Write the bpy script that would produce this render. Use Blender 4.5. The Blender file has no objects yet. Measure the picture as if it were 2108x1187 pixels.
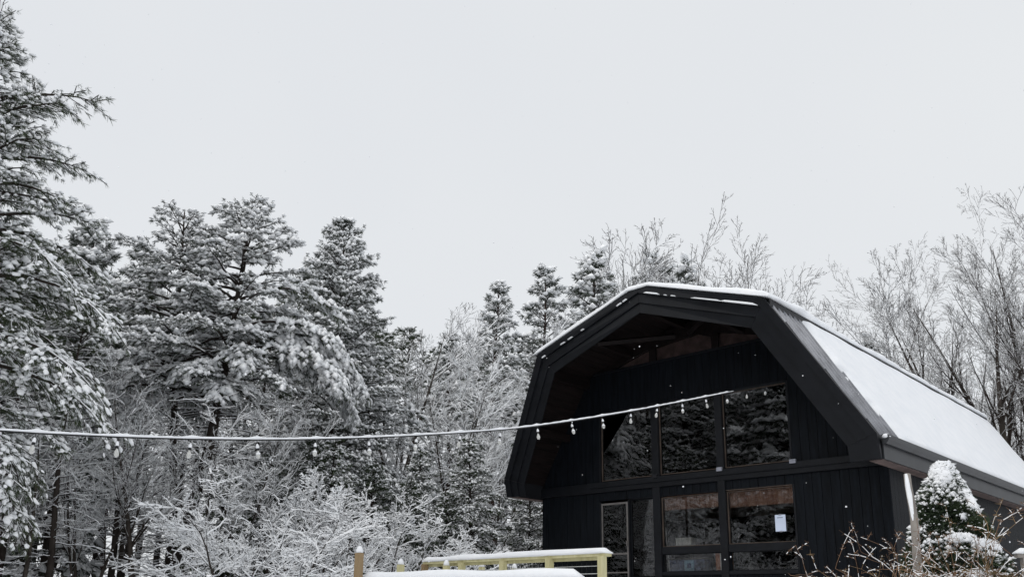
import bpy, bmesh, math, random
import numpy as np
from mathutils import Vector, Matrix

sc = bpy.context.scene
COL = sc.collection

# ------------------------------------------------------------------ camera
F_PX, PITCH, ROLL, YAW = 1747.9, 0.25305, 0.01232, 0.75834
CAM = Vector((10.5256, -16.1212, 1.6))
fw = Vector((-math.sin(YAW), math.cos(YAW), 0)); rt = Vector((math.cos(YAW), math.sin(YAW), 0)); UP = Vector((0, 0, 1))
FD = fw*math.cos(PITCH) + UP*math.sin(PITCH)
U0 = -fw*math.sin(PITCH) + UP*math.cos(PITCH)
RR = rt*math.cos(ROLL) + U0*math.sin(ROLL)
UU = U0*math.cos(ROLL) - rt*math.sin(ROLL)
cam_d = bpy.data.cameras.new('camera'); cam = bpy.data.objects.new('camera', cam_d); COL.objects.link(cam)
cam.matrix_world = Matrix(((RR.x, UU.x, -FD.x, CAM.x), (RR.y, UU.y, -FD.y, CAM.y), (RR.z, UU.z, -FD.z, CAM.z), (0, 0, 0, 1)))
cam_d.sensor_width = 36.0; cam_d.lens = 36.0*F_PX/2108.0; cam_d.shift_y = (790.5-593.5)/2108.0
cam_d.clip_start = 0.05; cam_d.clip_end = 2000
sc.camera = cam

# ------------------------------------------------------------------ overcast sky and weak veiled sun
SUN_EL, SUN_AZ = math.radians(55), math.radians(198)
w = bpy.data.worlds.new('World'); sc.world = w; w.use_nodes = True
nt = w.node_tree; nt.nodes.clear()
sky = nt.nodes.new('ShaderNodeTexSky'); sky.sky_type = 'NISHITA'; sky.sun_disc = False
sky.sun_elevation = SUN_EL; sky.sun_rotation = SUN_AZ
b_sky = nt.nodes.new('ShaderNodeBackground'); b_sky.inputs[1].default_value = 0.004
nt.links.new(sky.outputs[0], b_sky.inputs[0])
tc = nt.nodes.new('ShaderNodeTexCoord')
nz = nt.nodes.new('ShaderNodeTexNoise'); nz.inputs['Scale'].default_value = 1.6; nz.inputs['Detail'].default_value = 3
rmp = nt.nodes.new('ShaderNodeValToRGB')
rmp.color_ramp.elements[0].position = .3; rmp.color_ramp.elements[0].color = (.745, .768, .80, 1)
rmp.color_ramp.elements[1].position = .7; rmp.color_ramp.elements[1].color = (.785, .805, .825, 1)
b_cl = nt.nodes.new('ShaderNodeBackground'); b_cl.inputs[1].default_value = 1.0
add = nt.nodes.new('ShaderNodeAddShader'); out = nt.nodes.new('ShaderNodeOutputWorld')
nt.links.new(tc.outputs['Generated'], nz.inputs['Vector']); nt.links.new(nz.outputs[0], rmp.inputs[0])
nt.links.new(rmp.outputs[0], b_cl.inputs[0]); nt.links.new(b_sky.outputs[0], add.inputs[0])
nt.links.new(b_cl.outputs[0], add.inputs[1]); nt.links.new(add.outputs[0], out.inputs[0])
sd = bpy.data.lights.new('sun', 'SUN'); sd.energy = 1.3; sd.angle = math.radians(40); sd.color = (1, .97, .93)
sun = bpy.data.objects.new('sun', sd); COL.objects.link(sun)
dirv = Vector((math.cos(SUN_EL)*math.sin(SUN_AZ), math.cos(SUN_EL)*math.cos(SUN_AZ), math.sin(SUN_EL)))
sun.rotation_euler = dirv.to_track_quat('Z', 'Y').to_euler(); sun.location = (0, 0, 40)
sc.view_settings.view_transform = 'Standard'; sc.view_settings.look = 'None'
sc.view_settings.exposure = 0.0; sc.view_settings.gamma = 1.0; sc.view_settings.use_curve_mapping = False
sc.cycles.max_bounces = 5; sc.cycles.diffuse_bounces = 3; sc.cycles.glossy_bounces = 2; sc.cycles.transmission_bounces = 4; sc.cycles.transparent_max_bounces = 6

# ------------------------------------------------------------------ helpers
def ray(x, y): return FD + RR*((x-1054)/F_PX) - UU*((y-790.5)/F_PX)
def at(x, y, dist):                       # world point seen at a photo pixel, at a horizontal distance
    r = ray(x, y); return CAM + r*(dist/math.hypot(r.x, r.y))

def ground_z(x, y):
    d = math.hypot(x-CAM.x, y-CAM.y)
    t = min(1, max(0, (d-3)/13)); t = t*t*(3-2*t)
    f = min(1, max(0, (d-34)/40)); f = f*f*(3-2*f)
    z = 1.15*t + 2.2*f
    q = math.hypot(max(0, abs(x)-5.5), max(0, abs(y-7)-7.5)); k = max(0, 1-q/4); k = k*k*(3-2*k)
    return z*(1-k) + 1.72*k + .06*math.sin(x*.9+1)*math.cos(y*.7)

def material(name, col, rough=.6, var=.3, scale=8, bump=.0, stretch=(1, 1, 1), metallic=0, spec=.3, col2=None, bscale=None, dist=.01):
    m = bpy.data.materials.new(name); m.use_nodes = True; n = m.node_tree; p = n.nodes['Principled BSDF']
    p.inputs['Roughness'].default_value = rough; p.inputs['Metallic'].default_value = metallic
    p.inputs['Specular IOR Level'].default_value = spec
    t = n.nodes.new('ShaderNodeTexCoord'); mp = n.nodes.new('ShaderNodeMapping'); mp.inputs['Scale'].default_value = stretch
    no = n.nodes.new('ShaderNodeTexNoise'); no.inputs['Scale'].default_value = scale; no.inputs['Detail'].default_value = 6
    cr = n.nodes.new('ShaderNodeValToRGB')
    c2 = col2 or tuple(min(1, c*(1+var)) for c in col); c1 = tuple(c*(1-var) for c in col) if col2 is None else col
    cr.color_ramp.elements[0].position = .32; cr.color_ramp.elements[1].position = .68
    cr.color_ramp.elements[0].color = (*c1, 1); cr.color_ramp.elements[1].color = (*c2, 1)
    n.links.new(t.outputs['Object'], mp.inputs[0]); n.links.new(mp.outputs[0], no.inputs['Vector'])
    n.links.new(no.outputs[0], cr.inputs[0]); n.links.new(cr.outputs[0], p.inputs['Base Color'])
    if bump:
        no2 = n.nodes.new('ShaderNodeTexNoise'); no2.inputs['Scale'].default_value = bscale or scale*3; no2.inputs['Detail'].default_value = 5
        bp = n.nodes.new('ShaderNodeBump'); bp.inputs['Strength'].default_value = bump; bp.inputs['Distance'].default_value = dist
        n.links.new(mp.outputs[0], no2.inputs['Vector']); n.links.new(no2.outputs[0], bp.inputs['Height']); n.links.new(bp.outputs[0], p.inputs['Normal'])
    return m

def glass_material(name, tint, gloss):
    m = bpy.data.materials.new(name); m.use_nodes = True; n = m.node_tree; n.nodes.clear()
    o = n.nodes.new('ShaderNodeOutputMaterial'); mx = n.nodes.new('ShaderNodeMixShader'); fr = n.nodes.new('ShaderNodeFresnel')
    fr.inputs['IOR'].default_value = gloss
    tr = n.nodes.new('ShaderNodeBsdfTransparent'); tr.inputs[0].default_value = (*tint, 1)
    gl = n.nodes.new('ShaderNodeBsdfGlossy'); gl.inputs['Roughness'].default_value = 0.012
    t = n.nodes.new('ShaderNodeTexCoord'); no = n.nodes.new('ShaderNodeTexNoise'); no.inputs['Scale'].default_value = .9
    bp = n.nodes.new('ShaderNodeBump'); bp.inputs['Strength'].default_value = .06; bp.inputs['Distance'].default_value = .02
    n.links.new(t.outputs['Object'], no.inputs['Vector']); n.links.new(no.outputs[0], bp.inputs['Height']); n.links.new(bp.outputs[0], gl.inputs['Normal'])
    n.links.new(fr.outputs[0], mx.inputs[0]); n.links.new(tr.outputs[0], mx.inputs[1]); n.links.new(gl.outputs[0], mx.inputs[2])
    n.links.new(mx.outputs[0], o.inputs[0])
    return m

M = dict(
    snow=material('snow', (.84, .86, .89), .7, 0, 3, .35, spec=.15, col2=(.9, .91, .93), bscale=14, dist=.02),
    tuft_snow=material('clump_snow', (.87, .89, .91), .75, 0, 3, 0, spec=.1, col2=(.94, .945, .955)),
    ground_snow=material('ground_snow', (.82, .84, .87), .8, 0, .6, .5, spec=.1, col2=(.88, .89, .91), bscale=1.5, dist=.08),
    paint=material('black_paint', (.0060, .0069, .0092), .5, .25, 3, .25, (1, 1, 1), spec=.25, bscale=30, dist=.004),
    plank=material('black_stained_plank', (.0040, .0054, .0078), .62, .45, 2, .5, (9, 9, .8), spec=.12, bscale=12, dist=.006),
    soffit=material('dark_brown_board', (.0062, .0036, .0034), .65, .55, 2, .3, (6, .7, 6), spec=.2, bscale=10, dist=.005),
    metal=material('charcoal_metal', (.012, .0125, .015), .5, .2, 2, 0, spec=.3),
    rib_sheen_metal=material('roof_rib_sky_sheen', (.24, .245, .265), .27, .25, 3, 0, spec=.5, metallic=.75),  # paler than the deck metal: sky sheen of the ribs put into the colour
    gutter=material('dark_gutter_metal', (.022, .0235, .027), .45, .25, 3, 0, spec=.35),
    silver=material('galvanised_bracket', (.30, .31, .36), .45, .2, 10, 0, metallic=.3),
    winframe=material('brown_window_trim', (.10, .075, .06), .5, .3, 6, 0),
    doorframe=material('grey_screen_frame', (.16, .15, .145), .45, .2, 6, 0, metallic=.2),
    inwood=material('interior_pine', (.30, .155, .11), .6, 0, 1.6, .2, (14, 14, 1.2), col2=(.55, .34, .25)),
    indark=material('interior_dark', (.035, .03, .028), .8, .3, 2, 0),
    paper=material('paper', (.62, .70, .86), .7, .05, 3, 0),
    ink=material('ink', (.28, .32, .42), .7, .1, 3, 0),
    beige=material('pale_carton', (.72, .72, .66), .6, .3, 9, .2),
    navy=material('navy_cloth', (.10, .13, .22), .8, .7, 14, .3),
    skyblue=material('light_blue_plastic', (.30, .50, .64), .5, .3, 9, 0),
    orange=material('orange_brown_carton', (.50, .20, .09), .6, .4, 6, 0),
    cable=material('black_cable', (.012, .012, .013), .5, .2, 20, 0),
    bulb=None,
    pole=material('weathered_pole', (.24, .22, .20), .8, .35, 4, .5, (1, 1, .3)),
    treated=material('pressure_treated_lumber', (.47, .43, .23), .7, 0, 2, .3, (6, 6, .8), col2=(.62, .58, .35), bscale=9),
    cedar=material('orange_lumber', (.25, .175, .095), .7, 0, 2, .3, (6, 6, .8), col2=(.34, .245, .14), bscale=9),
    deck=material('deck_board', (.2, .17, .12), .7, .3, 3, .2),
    wire=material('wire', (.03, .03, .032), .4, .2, 9, 0, metallic=.5),
    bark=material('dark_bark', (.046, .038, .033), .9, .45, 5, .8, (1, 1, .35), bscale=10, dist=.03, spec=.1),
    bark_red=material('reddish_pine_bark', (.065, .043, .037), .9, .45, 5, .8, (1, 1, .35), bscale=10, dist=.03, spec=.1),
    bark_grey=material('grey_bark', (.058, .049, .042), .9, .4, 4, .6, (1, 1, .35), bscale=10, dist=.02, spec=.1),
    twig=material('twig_bark', (.045, .036, .031), .9, .35, 4, 0, spec=.1),
    needle=material('pine_needle', (.040, .054, .031), .75, 0, .9, 0, col2=(.085, .105, .058), spec=.15),
    needle_g=material('grey_pine_needle', (.060, .070, .058), .75, 0, .9, 0, col2=(.105, .12, .098), spec=.15),
    needle_d=material('spruce_needle', (.028, .042, .023), .75, 0, .9, 0, col2=(.062, .083, .040), spec=.15),
    cone=material('pine_cone', (.035, .022, .018), .8, .3, 12, 0),
    cane=material('rose_cane', (.19, .11, .065), .7, .5, 3, 0, spec=.2),
    cane_y=material('yellow_brown_twig', (.22, .145, .075), .7, .4, 3, 0, spec=.2),
)
m = bpy.data.materials.new('bulb_glass'); m.use_nodes = True; p_ = m.node_tree.nodes['Principled BSDF']
p_.inputs['Base Color'].default_value = (.8, .8, .77, 1); p_.inputs['Roughness'].default_value = .12
p_.inputs['Transmission Weight'].default_value = .45; p_.inputs['IOR'].default_value = 1.3
M['bulb'] = m
M['glass'] = glass_material('window_glass', (.7, .7, .7), 2.15); M['glass_l'] = glass_material('lower_window_glass', (.95, .95, .95), 1.75)
M['glass_g'] = glass_material('gable_glass', (.9, .88, .88), 1.4); M['ply'] = material('plywood', (.13, .095, .088), .7, .3, 2, .2, (3, 3, 3))

def link(name, me, mat=None, parent=None, smooth=False):
    if mat is not None and not me.materials: me.materials.append(mat)
    if smooth: me.polygons.foreach_set('use_smooth', [True]*len(me.polygons))
    o = bpy.data.objects.new(name, me); COL.objects.link(o)
    if parent is not None: o.parent = parent
    return o
def tag(o, label=None, cat=None, group=None, kind=None):
    if label: o['label'] = label
    if cat: o['category'] = cat
    if group: o['group'] = group
    if kind: o['kind'] = kind
    return o
def thing(name, label, cat, loc=(0, 0, 0), group=None):
    o = bpy.data.objects.new(name, None); COL.objects.link(o); o.location = loc; o.empty_display_size = .2
    return tag(o, label, cat, group)
def copy_tree(o, parent=None):
    c = o.copy(); COL.objects.link(c)
    if parent is not None: c.parent = parent
    for ch in list(o.children): copy_tree(ch, c)
    return c

def me_np(name, V, Fq, smooth=False, nflat=0):
    """mesh from numpy verts and an (n,k) face array"""
    me = bpy.data.meshes.new(name); V = np.asarray(V, np.float32); Fq = np.asarray(Fq, np.int32)
    n, k = Fq.shape
    me.vertices.add(len(V)); me.vertices.foreach_set('co', V.ravel())
    me.loops.add(n*k); me.loops.foreach_set('vertex_index', Fq.ravel())
    me.polygons.add(n); me.polygons.foreach_set('loop_start', np.arange(0, n*k, k, dtype=np.int32))
    me.polygons.foreach_set('use_smooth', np.full(n, smooth, dtype=bool))
    if nflat: me.polygons.foreach_set('use_smooth', np.concatenate([np.full(n-nflat, True), np.full(nflat, False)]))
    me.update(calc_edges=True)
    return me
def me_poly(name, V, F):
    me = bpy.data.meshes.new(name); me.from_pydata([tuple(v) for v in V], [], F)
    bm = bmesh.new(); bm.from_mesh(me); bmesh.ops.recalc_face_normals(bm, faces=bm.faces); bm.to_mesh(me); bm.free()
    me.update(); return me
HEX = [(0, 1, 2, 3), (7, 6, 5, 4), (0, 4, 5, 1), (1, 5, 6, 2), (2, 6, 7, 3), (3, 7, 4, 0)]
def box_me(x0, x1, y0, y1, z0, z1, bev=0):
    V = [(x0, y0, z0), (x1, y0, z0), (x1, y1, z0), (x0, y1, z0), (x0, y0, z1), (x1, y0, z1), (x1, y1, z1), (x0, y1, z1)]
    me = me_poly('box', V, HEX)
    if bev:
        bm = bmesh.new(); bm.from_mesh(me)
        bmesh.ops.bevel(bm, geom=list(bm.edges), offset=bev, segments=1, affect='EDGES', profile=.5)
        bm.to_mesh(me); bm.free()
    return me
def box(name, x0, x1, y0, y1, z0, z1, mat, parent=None, bev=0):
    return link(name, box_me(x0, x1, y0, y1, z0, z1, bev), mat, parent)
def prism(name, pts, y0, y1, mat, parent=None):
    """polygon in (x,z) extruded along y"""
    n = len(pts); V = [(a, y0, b) for a, b in pts]+[(a, y1, b) for a, b in pts]
    F = [tuple(range(n)), tuple(range(2*n-1, n-1, -1))]+[(i, (i+1) % n, n+(i+1) % n, n+i) for i in range(n)]
    return link(name, me_poly(name, V, F), mat, parent)

def tubes(P0, P1, R0, R1, k=3, jit=0.0, rng=None):
    """separate k-sided tubes for arrays of segments -> V,F(tris)"""
    P0 = np.asarray(P0, float); P1 = np.asarray(P1, float); R0 = np.asarray(R0, float); R1 = np.asarray(R1, float); N = len(P0)
    d = P1-P0; L = np.linalg.norm(d, axis=1, keepdims=True)+1e-9; d = d/L
    ref = np.where(np.abs(d[:, 2:3]) > .9, np.array([[1., 0, 0]]), np.array([[0, 0, 1.]]))
    s = np.cross(d, ref); s /= np.linalg.norm(s, axis=1, keepdims=True)+1e-9; u = np.cross(s, d)
    ang = np.arange(k)*2*np.pi/k + np.pi/2
    c, sn = np.cos(ang), np.sin(ang)
    ring = s[:, None, :]*c[None, :, None]+u[:, None, :]*sn[None, :, None]
    V = np.concatenate([P0[:, None, :]+ring*R0[:, None, None], P1[:, None, :]+ring*R1[:, None, None]], axis=1)
    f = []
    for i in range(k):
        j = (i+1) % k; f += [(i, j, k+j), (i, k+j, k+i)]
    f = np.array(f); F = (np.arange(N)*2*k)[:, None, None]+f[None]
    return V.reshape(-1, 3), F.reshape(-1, 3)
def polytube(pts, rad, k=8, bump=0, rng=None):
    """one connected tube along a polyline"""
    V = []; F = []; n = len(pts); pts = [Vector(p) for p in pts]
    s0 = None
    for i, p in enumerate(pts):
        d = (pts[min(i+1, n-1)]-pts[max(i-1, 0)]).normalized()
        if s0 is None:
            s0 = d.cross(Vector((0, 1, 0)) if abs(d.y) < .9 else Vector((1, 0, 0))).normalized()
        s0 = (s0-d*s0.dot(d)).normalized()
        u = d.cross(s0)
        for j in range(k):
            a = 2*math.pi*j/k; r = rad[i]*(1+(rng.uniform(-bump, bump) if bump else 0))
            V.append(p+s0*math.cos(a)*r+u*math.sin(a)*r)
    for i in range(n-1):
        for j in range(k):
            a, b = i*k+j, i*k+(j+1) % k
            F += [(a, b, b+k), (a, b+k, a+k)]
    for j in range(1, k-1):
        F.append((0, j+1, j)); F.append(((n-1)*k, (n-1)*k+j, (n-1)*k+j+1))
    return np.array([tuple(v) for v in V]), np.array(F)
def cat(parts):
    Vs, Fs, o = [], [], 0
    for V, F in parts:
        if len(V) == 0: continue
        Vs.append(V); Fs.append(F+o); o += len(V)
    return np.concatenate(Vs), np.concatenate(Fs)
def grid_sheet(name, top, bot, mat, parent=None):
    """closed slab from two (a,b,3) grids"""
    a, b = top.shape[:2]; V = np.concatenate([top.reshape(-1, 3), bot.reshape(-1, 3)]); n = a*b; F = []
    idx = lambda i, j: i*b+j
    for i in range(a-1):
        for j in range(b-1):
            F.append((idx(i, j), idx(i+1, j), idx(i+1, j+1), idx(i, j+1)))
            F.append((n+idx(i, j+1), n+idx(i+1, j+1), n+idx(i+1, j), n+idx(i, j)))
    rim = [(i, 0) for i in range(a)]+[(a-1, j) for j in range(1, b)]+[(i, b-1) for i in range(a-2, -1, -1)]+[(0, j) for j in range(b-2, 0, -1)]
    for q in range(len(rim)):
        i0, i1 = idx(*rim[q]), idx(*rim[(q+1) % len(rim)])
        F.append((i0, n+i0, n+i1, i1))
    me = me_np(name, V, F, True)
    bm = bmesh.new(); bm.from_mesh(me); bmesh.ops.recalc_face_normals(bm, faces=bm.faces); bm.to_mesh(me); bm.free()
    return link(name, me, mat, parent)
def smooth_noise(seed):
    r = random.Random(seed); ks = [(r.uniform(.4, 5), r.uniform(.4, 5), r.uniform(0, 6.3), r.uniform(.3, 1)) for _ in range(9)]
    s = sum(k[3] for k in ks)
    return lambda a, b: sum(k[3]*math.sin(k[0]*a+k[1]*b+k[2]) for k in ks)/s*2
def snow_bar(name, p0, p1, wid, hgt, parent, seed, mat=None):
    """rounded ridge of snow lying along a rail from p0 to p1 (top of the rail)"""
    p0, p1 = Vector(p0), Vector(p1); d = (p1-p0); L = d.length; d.normalize(); s = d.cross(UP).normalized()
    n = max(6, int(L/.1)); nz_ = smooth_noise(seed); prof = [(-1, 0), (-1.08, .3), (-.92, .7), (-.5, .96), (0, 1.03), (.5, .96), (.92, .7), (1.08, .3), (1, 0)]
    V = []; F = []; k = len(prof)
    for i in range(n+1):
        t = i/n; e = min(1, min(i, n-i)*L/n/(hgt*1.1)+.0); e = math.sqrt(max(0, 1-(1-e)**2)) if e < 1 else 1
        for a, b in prof:
            ww = wid/2*(1+.05*nz_(t*L*2, 1))*(.86+.14*e); hh = hgt*(1+.12*nz_(t*L*1.3, 3))*(.25+.75*e)
            V.append(p0+d*(t*L+(0))+s*a*ww+UP*(b*hh))
    for i in range(n):
        for j in range(k-1):
            F.append((i*k+j, (i+1)*k+j, (i+1)*k+j+1, i*k+j+1))
        F.append((i*k+k-1, (i+1)*k+k-1, (i+1)*k, i*k))
    F.append(tuple(range(k))); F.append(tuple(n*k+q for q in range(k-1, -1, -1)))
    me = me_poly(name, V, F)
    return link(name, me, mat or M['snow'], parent, True)
def blob(name, c, r, parent, seed, mat=None, sub=2, rough=.12):
    bm = bmesh.new(); bmesh.ops.create_icosphere(bm, subdivisions=sub, radius=1); nn = smooth_noise(seed)
    for v in bm.verts:
        q = 1+rough*nn(v.co.x*2+v.co.z, v.co.y*2-v.co.z)
        v.co = Vector((c[0]+v.co.x*r[0]*q, c[1]+v.co.y*r[1]*q, c[2]+v.co.z*r[2]*q))
    me = bpy.data.meshes.new(name); bm.to_mesh(me); bm.free()
    return link(name, me, mat or M['snow'], parent, True)

# ------------------------------------------------------------------ ground
GN = 150; xs = np.concatenate([np.linspace(-400, -46, 12), np.linspace(-44, 46, GN), np.linspace(48, 400, 12)])
ys = np.concatenate([np.linspace(-400, -52, 12), np.linspace(-50, 46, GN), np.linspace(48, 400, 12)])
V = np.array([(x, y, ground_z(x, y)) for x in xs for y in ys]); nb = len(ys)
F = np.array([(i*nb+j, (i+1)*nb+j, (i+1)*nb+j+1, i*nb+j+1) for i in range(len(xs)-1) for j in range(nb-1)])
tag(link('ground', me_np('ground', V, F, True), M['ground_snow']), kind='structure')

# ------------------------------------------------------------------ barn
barn = thing('gambrel_barn', 'black gambrel barn with deep roof overhang, big windows and snowy roof', 'barn', (0, 0, 1.7))
def part(o): return o
BL = Vector((0, 0, -1.7))      # children are written in world coordinates
DV, LEN, WH = 1.017, 14.33, 4.53
PR = [(-4.8, 4.30), (-4.8, 4.76), (-3.061, 7.667), (0, 8.72), (3.061, 7.667), (4.8, 4.76), (4.8, 4.30)]
def lean(z): return -.78*min(1, max(0, (z-4.3)/3.367))
def offs(d):
    """roof profile moved inwards by d (feet cut level)"""
    def line(a, b):
        dx, dz = b[0]-a[0], b[1]-a[1]; l = math.hypot(dx, dz); n = (dz/l, -dx/l); return (a[0]+n[0]*d, a[1]+n[1]*d, dx/l, dz/l)
    Ls = [line(PR[i], PR[i+1]) for i in range(len(PR)-1)]; o = []
    a = Ls[0]; t = (4.30-a[1])/a[3]; o.append((a[0]+a[2]*t, 4.30))
    for i in range(len(Ls)-1):
        a, b = Ls[i], Ls[i+1]; det = a[2]*(-b[3])+b[2]*a[3]
        t = ((b[0]-a[0])*(-b[3])+b[2]*(b[1]-a[1]))/det; o.append((a[0]+a[2]*t, a[1]+a[3]*t))
    a = Ls[-1]; t = (4.30-a[1])/a[3]; o.append((a[0]+a[2]*t, 4.30))
    return o
def band(name, a, b, f0, f1, mat, back=None):
    """four mitred boards following the roof edge between depth a and b"""
    A, B = offs(a), offs(b); res = []
    for i in range(6):
        q = [A[i], A[i+1], B[i+1], B[i]]
        # gap of 2 mm at the mitre so that joints read
        cx = sum(k[0] for k in q)/4; cz = sum(k[1] for k in q)/4
        q = [(cx+(k[0]-cx)*.9985, cz+(k[1]-cz)*.9985) for k in q]
        V = [(x, lean(z)+f0, z) for x, z in q]+[(x, (lean(z)+f1) if back is None else back, z) for x, z in q]
        res.append(link(name, me_poly(name, V, HEX), mat, barn))
    return res
parts0 = len(bpy.data.objects)
# roof shell and boards of its front edge
A, B = offs(.03), offs(.26)
for i in range(6):
    V = [(x, lean(z)+.02, z) for x, z in (A[i], A[i+1], B[i+1], B[i])]+[(x, LEN-.01, z) for x, z in (A[i], A[i+1], B[i+1], B[i])]
    link('roof_deck', me_poly('roof_deck', V, HEX), M['metal'], barn)
band('rake_trim', 0, .17, -.085, .015, M['paint'])
band('fascia_board', .175, .385, -.045, .012, M['paint'])
band('fascia_board', .39, .61, -.015, .010, M['paint'])
# soffit boards below the roof, running front to back
I0 = offs(.265); I1 = offs(.285); rs = random.Random(3)
for i in range(1, 5):
    a, b, c, d = Vector(I0[i]), Vector(I0[i+1]), Vector(I1[i+1]), Vector(I1[i]); n = int((b-a).length/.19)
    for k in range(n):
        t0, t1 = (k+.02)/n, (k+.97)/n
        q = [a.lerp(b, t0), a.lerp(b, t1), d.lerp(c, t1), d.lerp(c, t0)]
        e = rs.uniform(0, .006)
        V = [(x.x, lean(x.y)+.03, x.y-(e if j > 1 else 0)) for j, x in enumerate(q)]+[(x.x, DV+.1, x.y-(e if j > 1 else 0)) for j, x in enumerate(q)]
        link('soffit_board', me_poly('soffit_board', V, HEX), M['soffit'], barn)
# beams carrying the overhang
for (bx_, bz_, hh) in ((0, 8.40, .26), (-1.55, 7.87, .18), (1.55, 7.87, .18), (-2.95, 7.33, .24), (2.95, 7.33, .24), (-3.62, 5.95, .18), (3.62, 5.95, .18)):
    box('overhang_beam', bx_-.07, bx_+.07, lean(bz_)+.05, DV-.004, bz_-hh, bz_, M['soffit'], barn)
for s in (-1, 1):      # diagonal braces seen under the gable
    V, F = polytube([(s*1.5, -.45, 7.72), (s*.2, DV-.05, 7.98)], [.07, .07], 4)
    link('brace', me_np('brace', V, F), M['soffit'], barn)

# front wall: backing, then plank by plank
WL, M1, M2, M3, M4, WR = -2.55, -.994, -.79, .759, .945, 2.513
ZT, ZS, ZL, ZR, ZR2, ZB, FLOOR = 6.366, 4.637, 4.096, 2.94, 2.773, 2.368, 2.03
def roofz(u, d=.29):
    q = offs(d); u = abs(u)
    pts = [(x, z) for x, z in q if x >= -1e-6]
    for (x0, z0), (x1, z1) in zip(pts, pts[1:]):
        if x0-1e-6 <= u <= x1+1e-6: return z0+(z1-z0)*(u-x0)/(x1-x0)
    return 4.30
HDR = 7.42
regions = [(-WH, WL-.05, 1.75, 4.34), (WL-.05, WR+.05, 4.13, 4.34), (WR+.05, WH, 1.75, 4.34), (WL-.05, WR+.05, 1.75, 2.28),
           (-4.52, WL-.05, 4.60, 99), (WL-.05, WR+.05, 6.41, HDR), (WR+.05, 4.52, 4.60, 99)]
def plank_row(u0, u1, z0, z1):
    n = max(1, round((u1-u0)/.205)); st = (u1-u0)/n
    for k in range(n):
        a, b = u0+k*st+.004, u0+(k+1)*st-.004
        ta, tb = (min(z1, roofz(a)), min(z1, roofz(b)))
        if z1 > 90 or z1 == HDR: ta, tb = min(ta, HDR), min(tb, HDR)
        if max(ta, tb) - z0 < .05: continue
        ta, tb = max(ta, z0+.01), max(tb, z0+.01)
        e = rs.uniform(0, .007)
        V = [(a, DV-e, z0), (b, DV-e, z0), (b, DV+.03, z0), (a, DV+.03, z0), (a, DV-e, ta), (b, DV-e, tb), (b, DV+.03, tb), (a, DV+.03, ta)]
        link('plank', me_poly('plank', V, HEX), M['plank'], barn)
for r in regions: plank_row(*r)
# backing wall pieces (dark sheathing behind the joints)
def sheath(pts): prism('sheathing', pts, DV+.035, DV+.13, M['plank'], barn)
sheath([(-WH+.01, 1.7), (WL-.05, 1.7), (WL-.05, 4.35), (-WH+.01, 4.35)]); sheath([(WR+.05, 1.7), (WH-.01, 1.7), (WH-.01, 4.35), (WR+.05, 4.35)])
sheath([(WL-.048, 4.14), (WR+.048, 4.14), (WR+.048, 4.58), (WL-.048, 4.58)]); sheath([(WL-.048, 1.7), (WR+.048, 1.7), (WR+.048, 2.27), (WL-.048, 2.27)])
for s in (-1, 1):
    sheath([(s*2.57, 4.352), (s*4.40, 4.352), (s*2.96, roofz(2.96)), (s*2.57, roofz(2.57))])
sheath([(-2.568, 6.42), (2.568, 6.42), (2.568, HDR), (-2.568, HDR)])
# horizontal beam and ledger
box('band_beam', -WH-.01, WH+.01, DV-.05, DV+.034, 4.35, 4.595, M['paint'], barn, .006)
box('band_ledge', WL-.4, WH+.005, DV-.075, DV-.052, 4.47, 4.60, M['paint'], barn)
box('gable_header', -2.75, 2.75, DV-.03, DV+.034, HDR+.003, HDR+.055, M['paint'], barn)
# gable glazing between dark infill boards
gp = [[(-2.15, 7.49), (-1.0, 7.49), (-1.0, 7.82)], [(-.79, 7.49), (.76, 7.49), (.76, 7.76), (.35, 7.93), (-.79, 7.82)], [(.95, 7.49), (2.05, 7.49), (2.05, 7.56), (.95, 7.84)]]
for g in gp:
    prism('gable_pane', g, DV+.03, DV+.036, M['glass_g'], barn)
box('added_gable_panel', -2.2, 2.1, DV+.12, DV+.14, HDR+.06, 7.95, M['ply'], barn)  # panel added behind the panes, its brown standing in for the lit interior
ib = [(-2.68, 7.48), (-2.15, 7.495), (-1.0, 7.83), (-.79, 7.83), (.35, 7.94), (.76, 7.77), (.95, 7.85), (2.05, 7.57), (2.06, 7.48), (2.68, 7.48)]
for (ua, za), (ub, zb) in zip(ib, ib[1:]):
    prism('gable_infill', [(ua, za), (ub, zb), (ub, max(zb+.005, roofz(ub))), (ua, max(za+.005, roofz(ua)))], DV+.01, DV+.1, M['soffit'], barn)
for a, b in ((-.995, -.795), (.765, .945)): box('gable_post', a, b, DV-.02, DV+.03, HDR+.06, 7.80, M['soffit'], barn)
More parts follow.
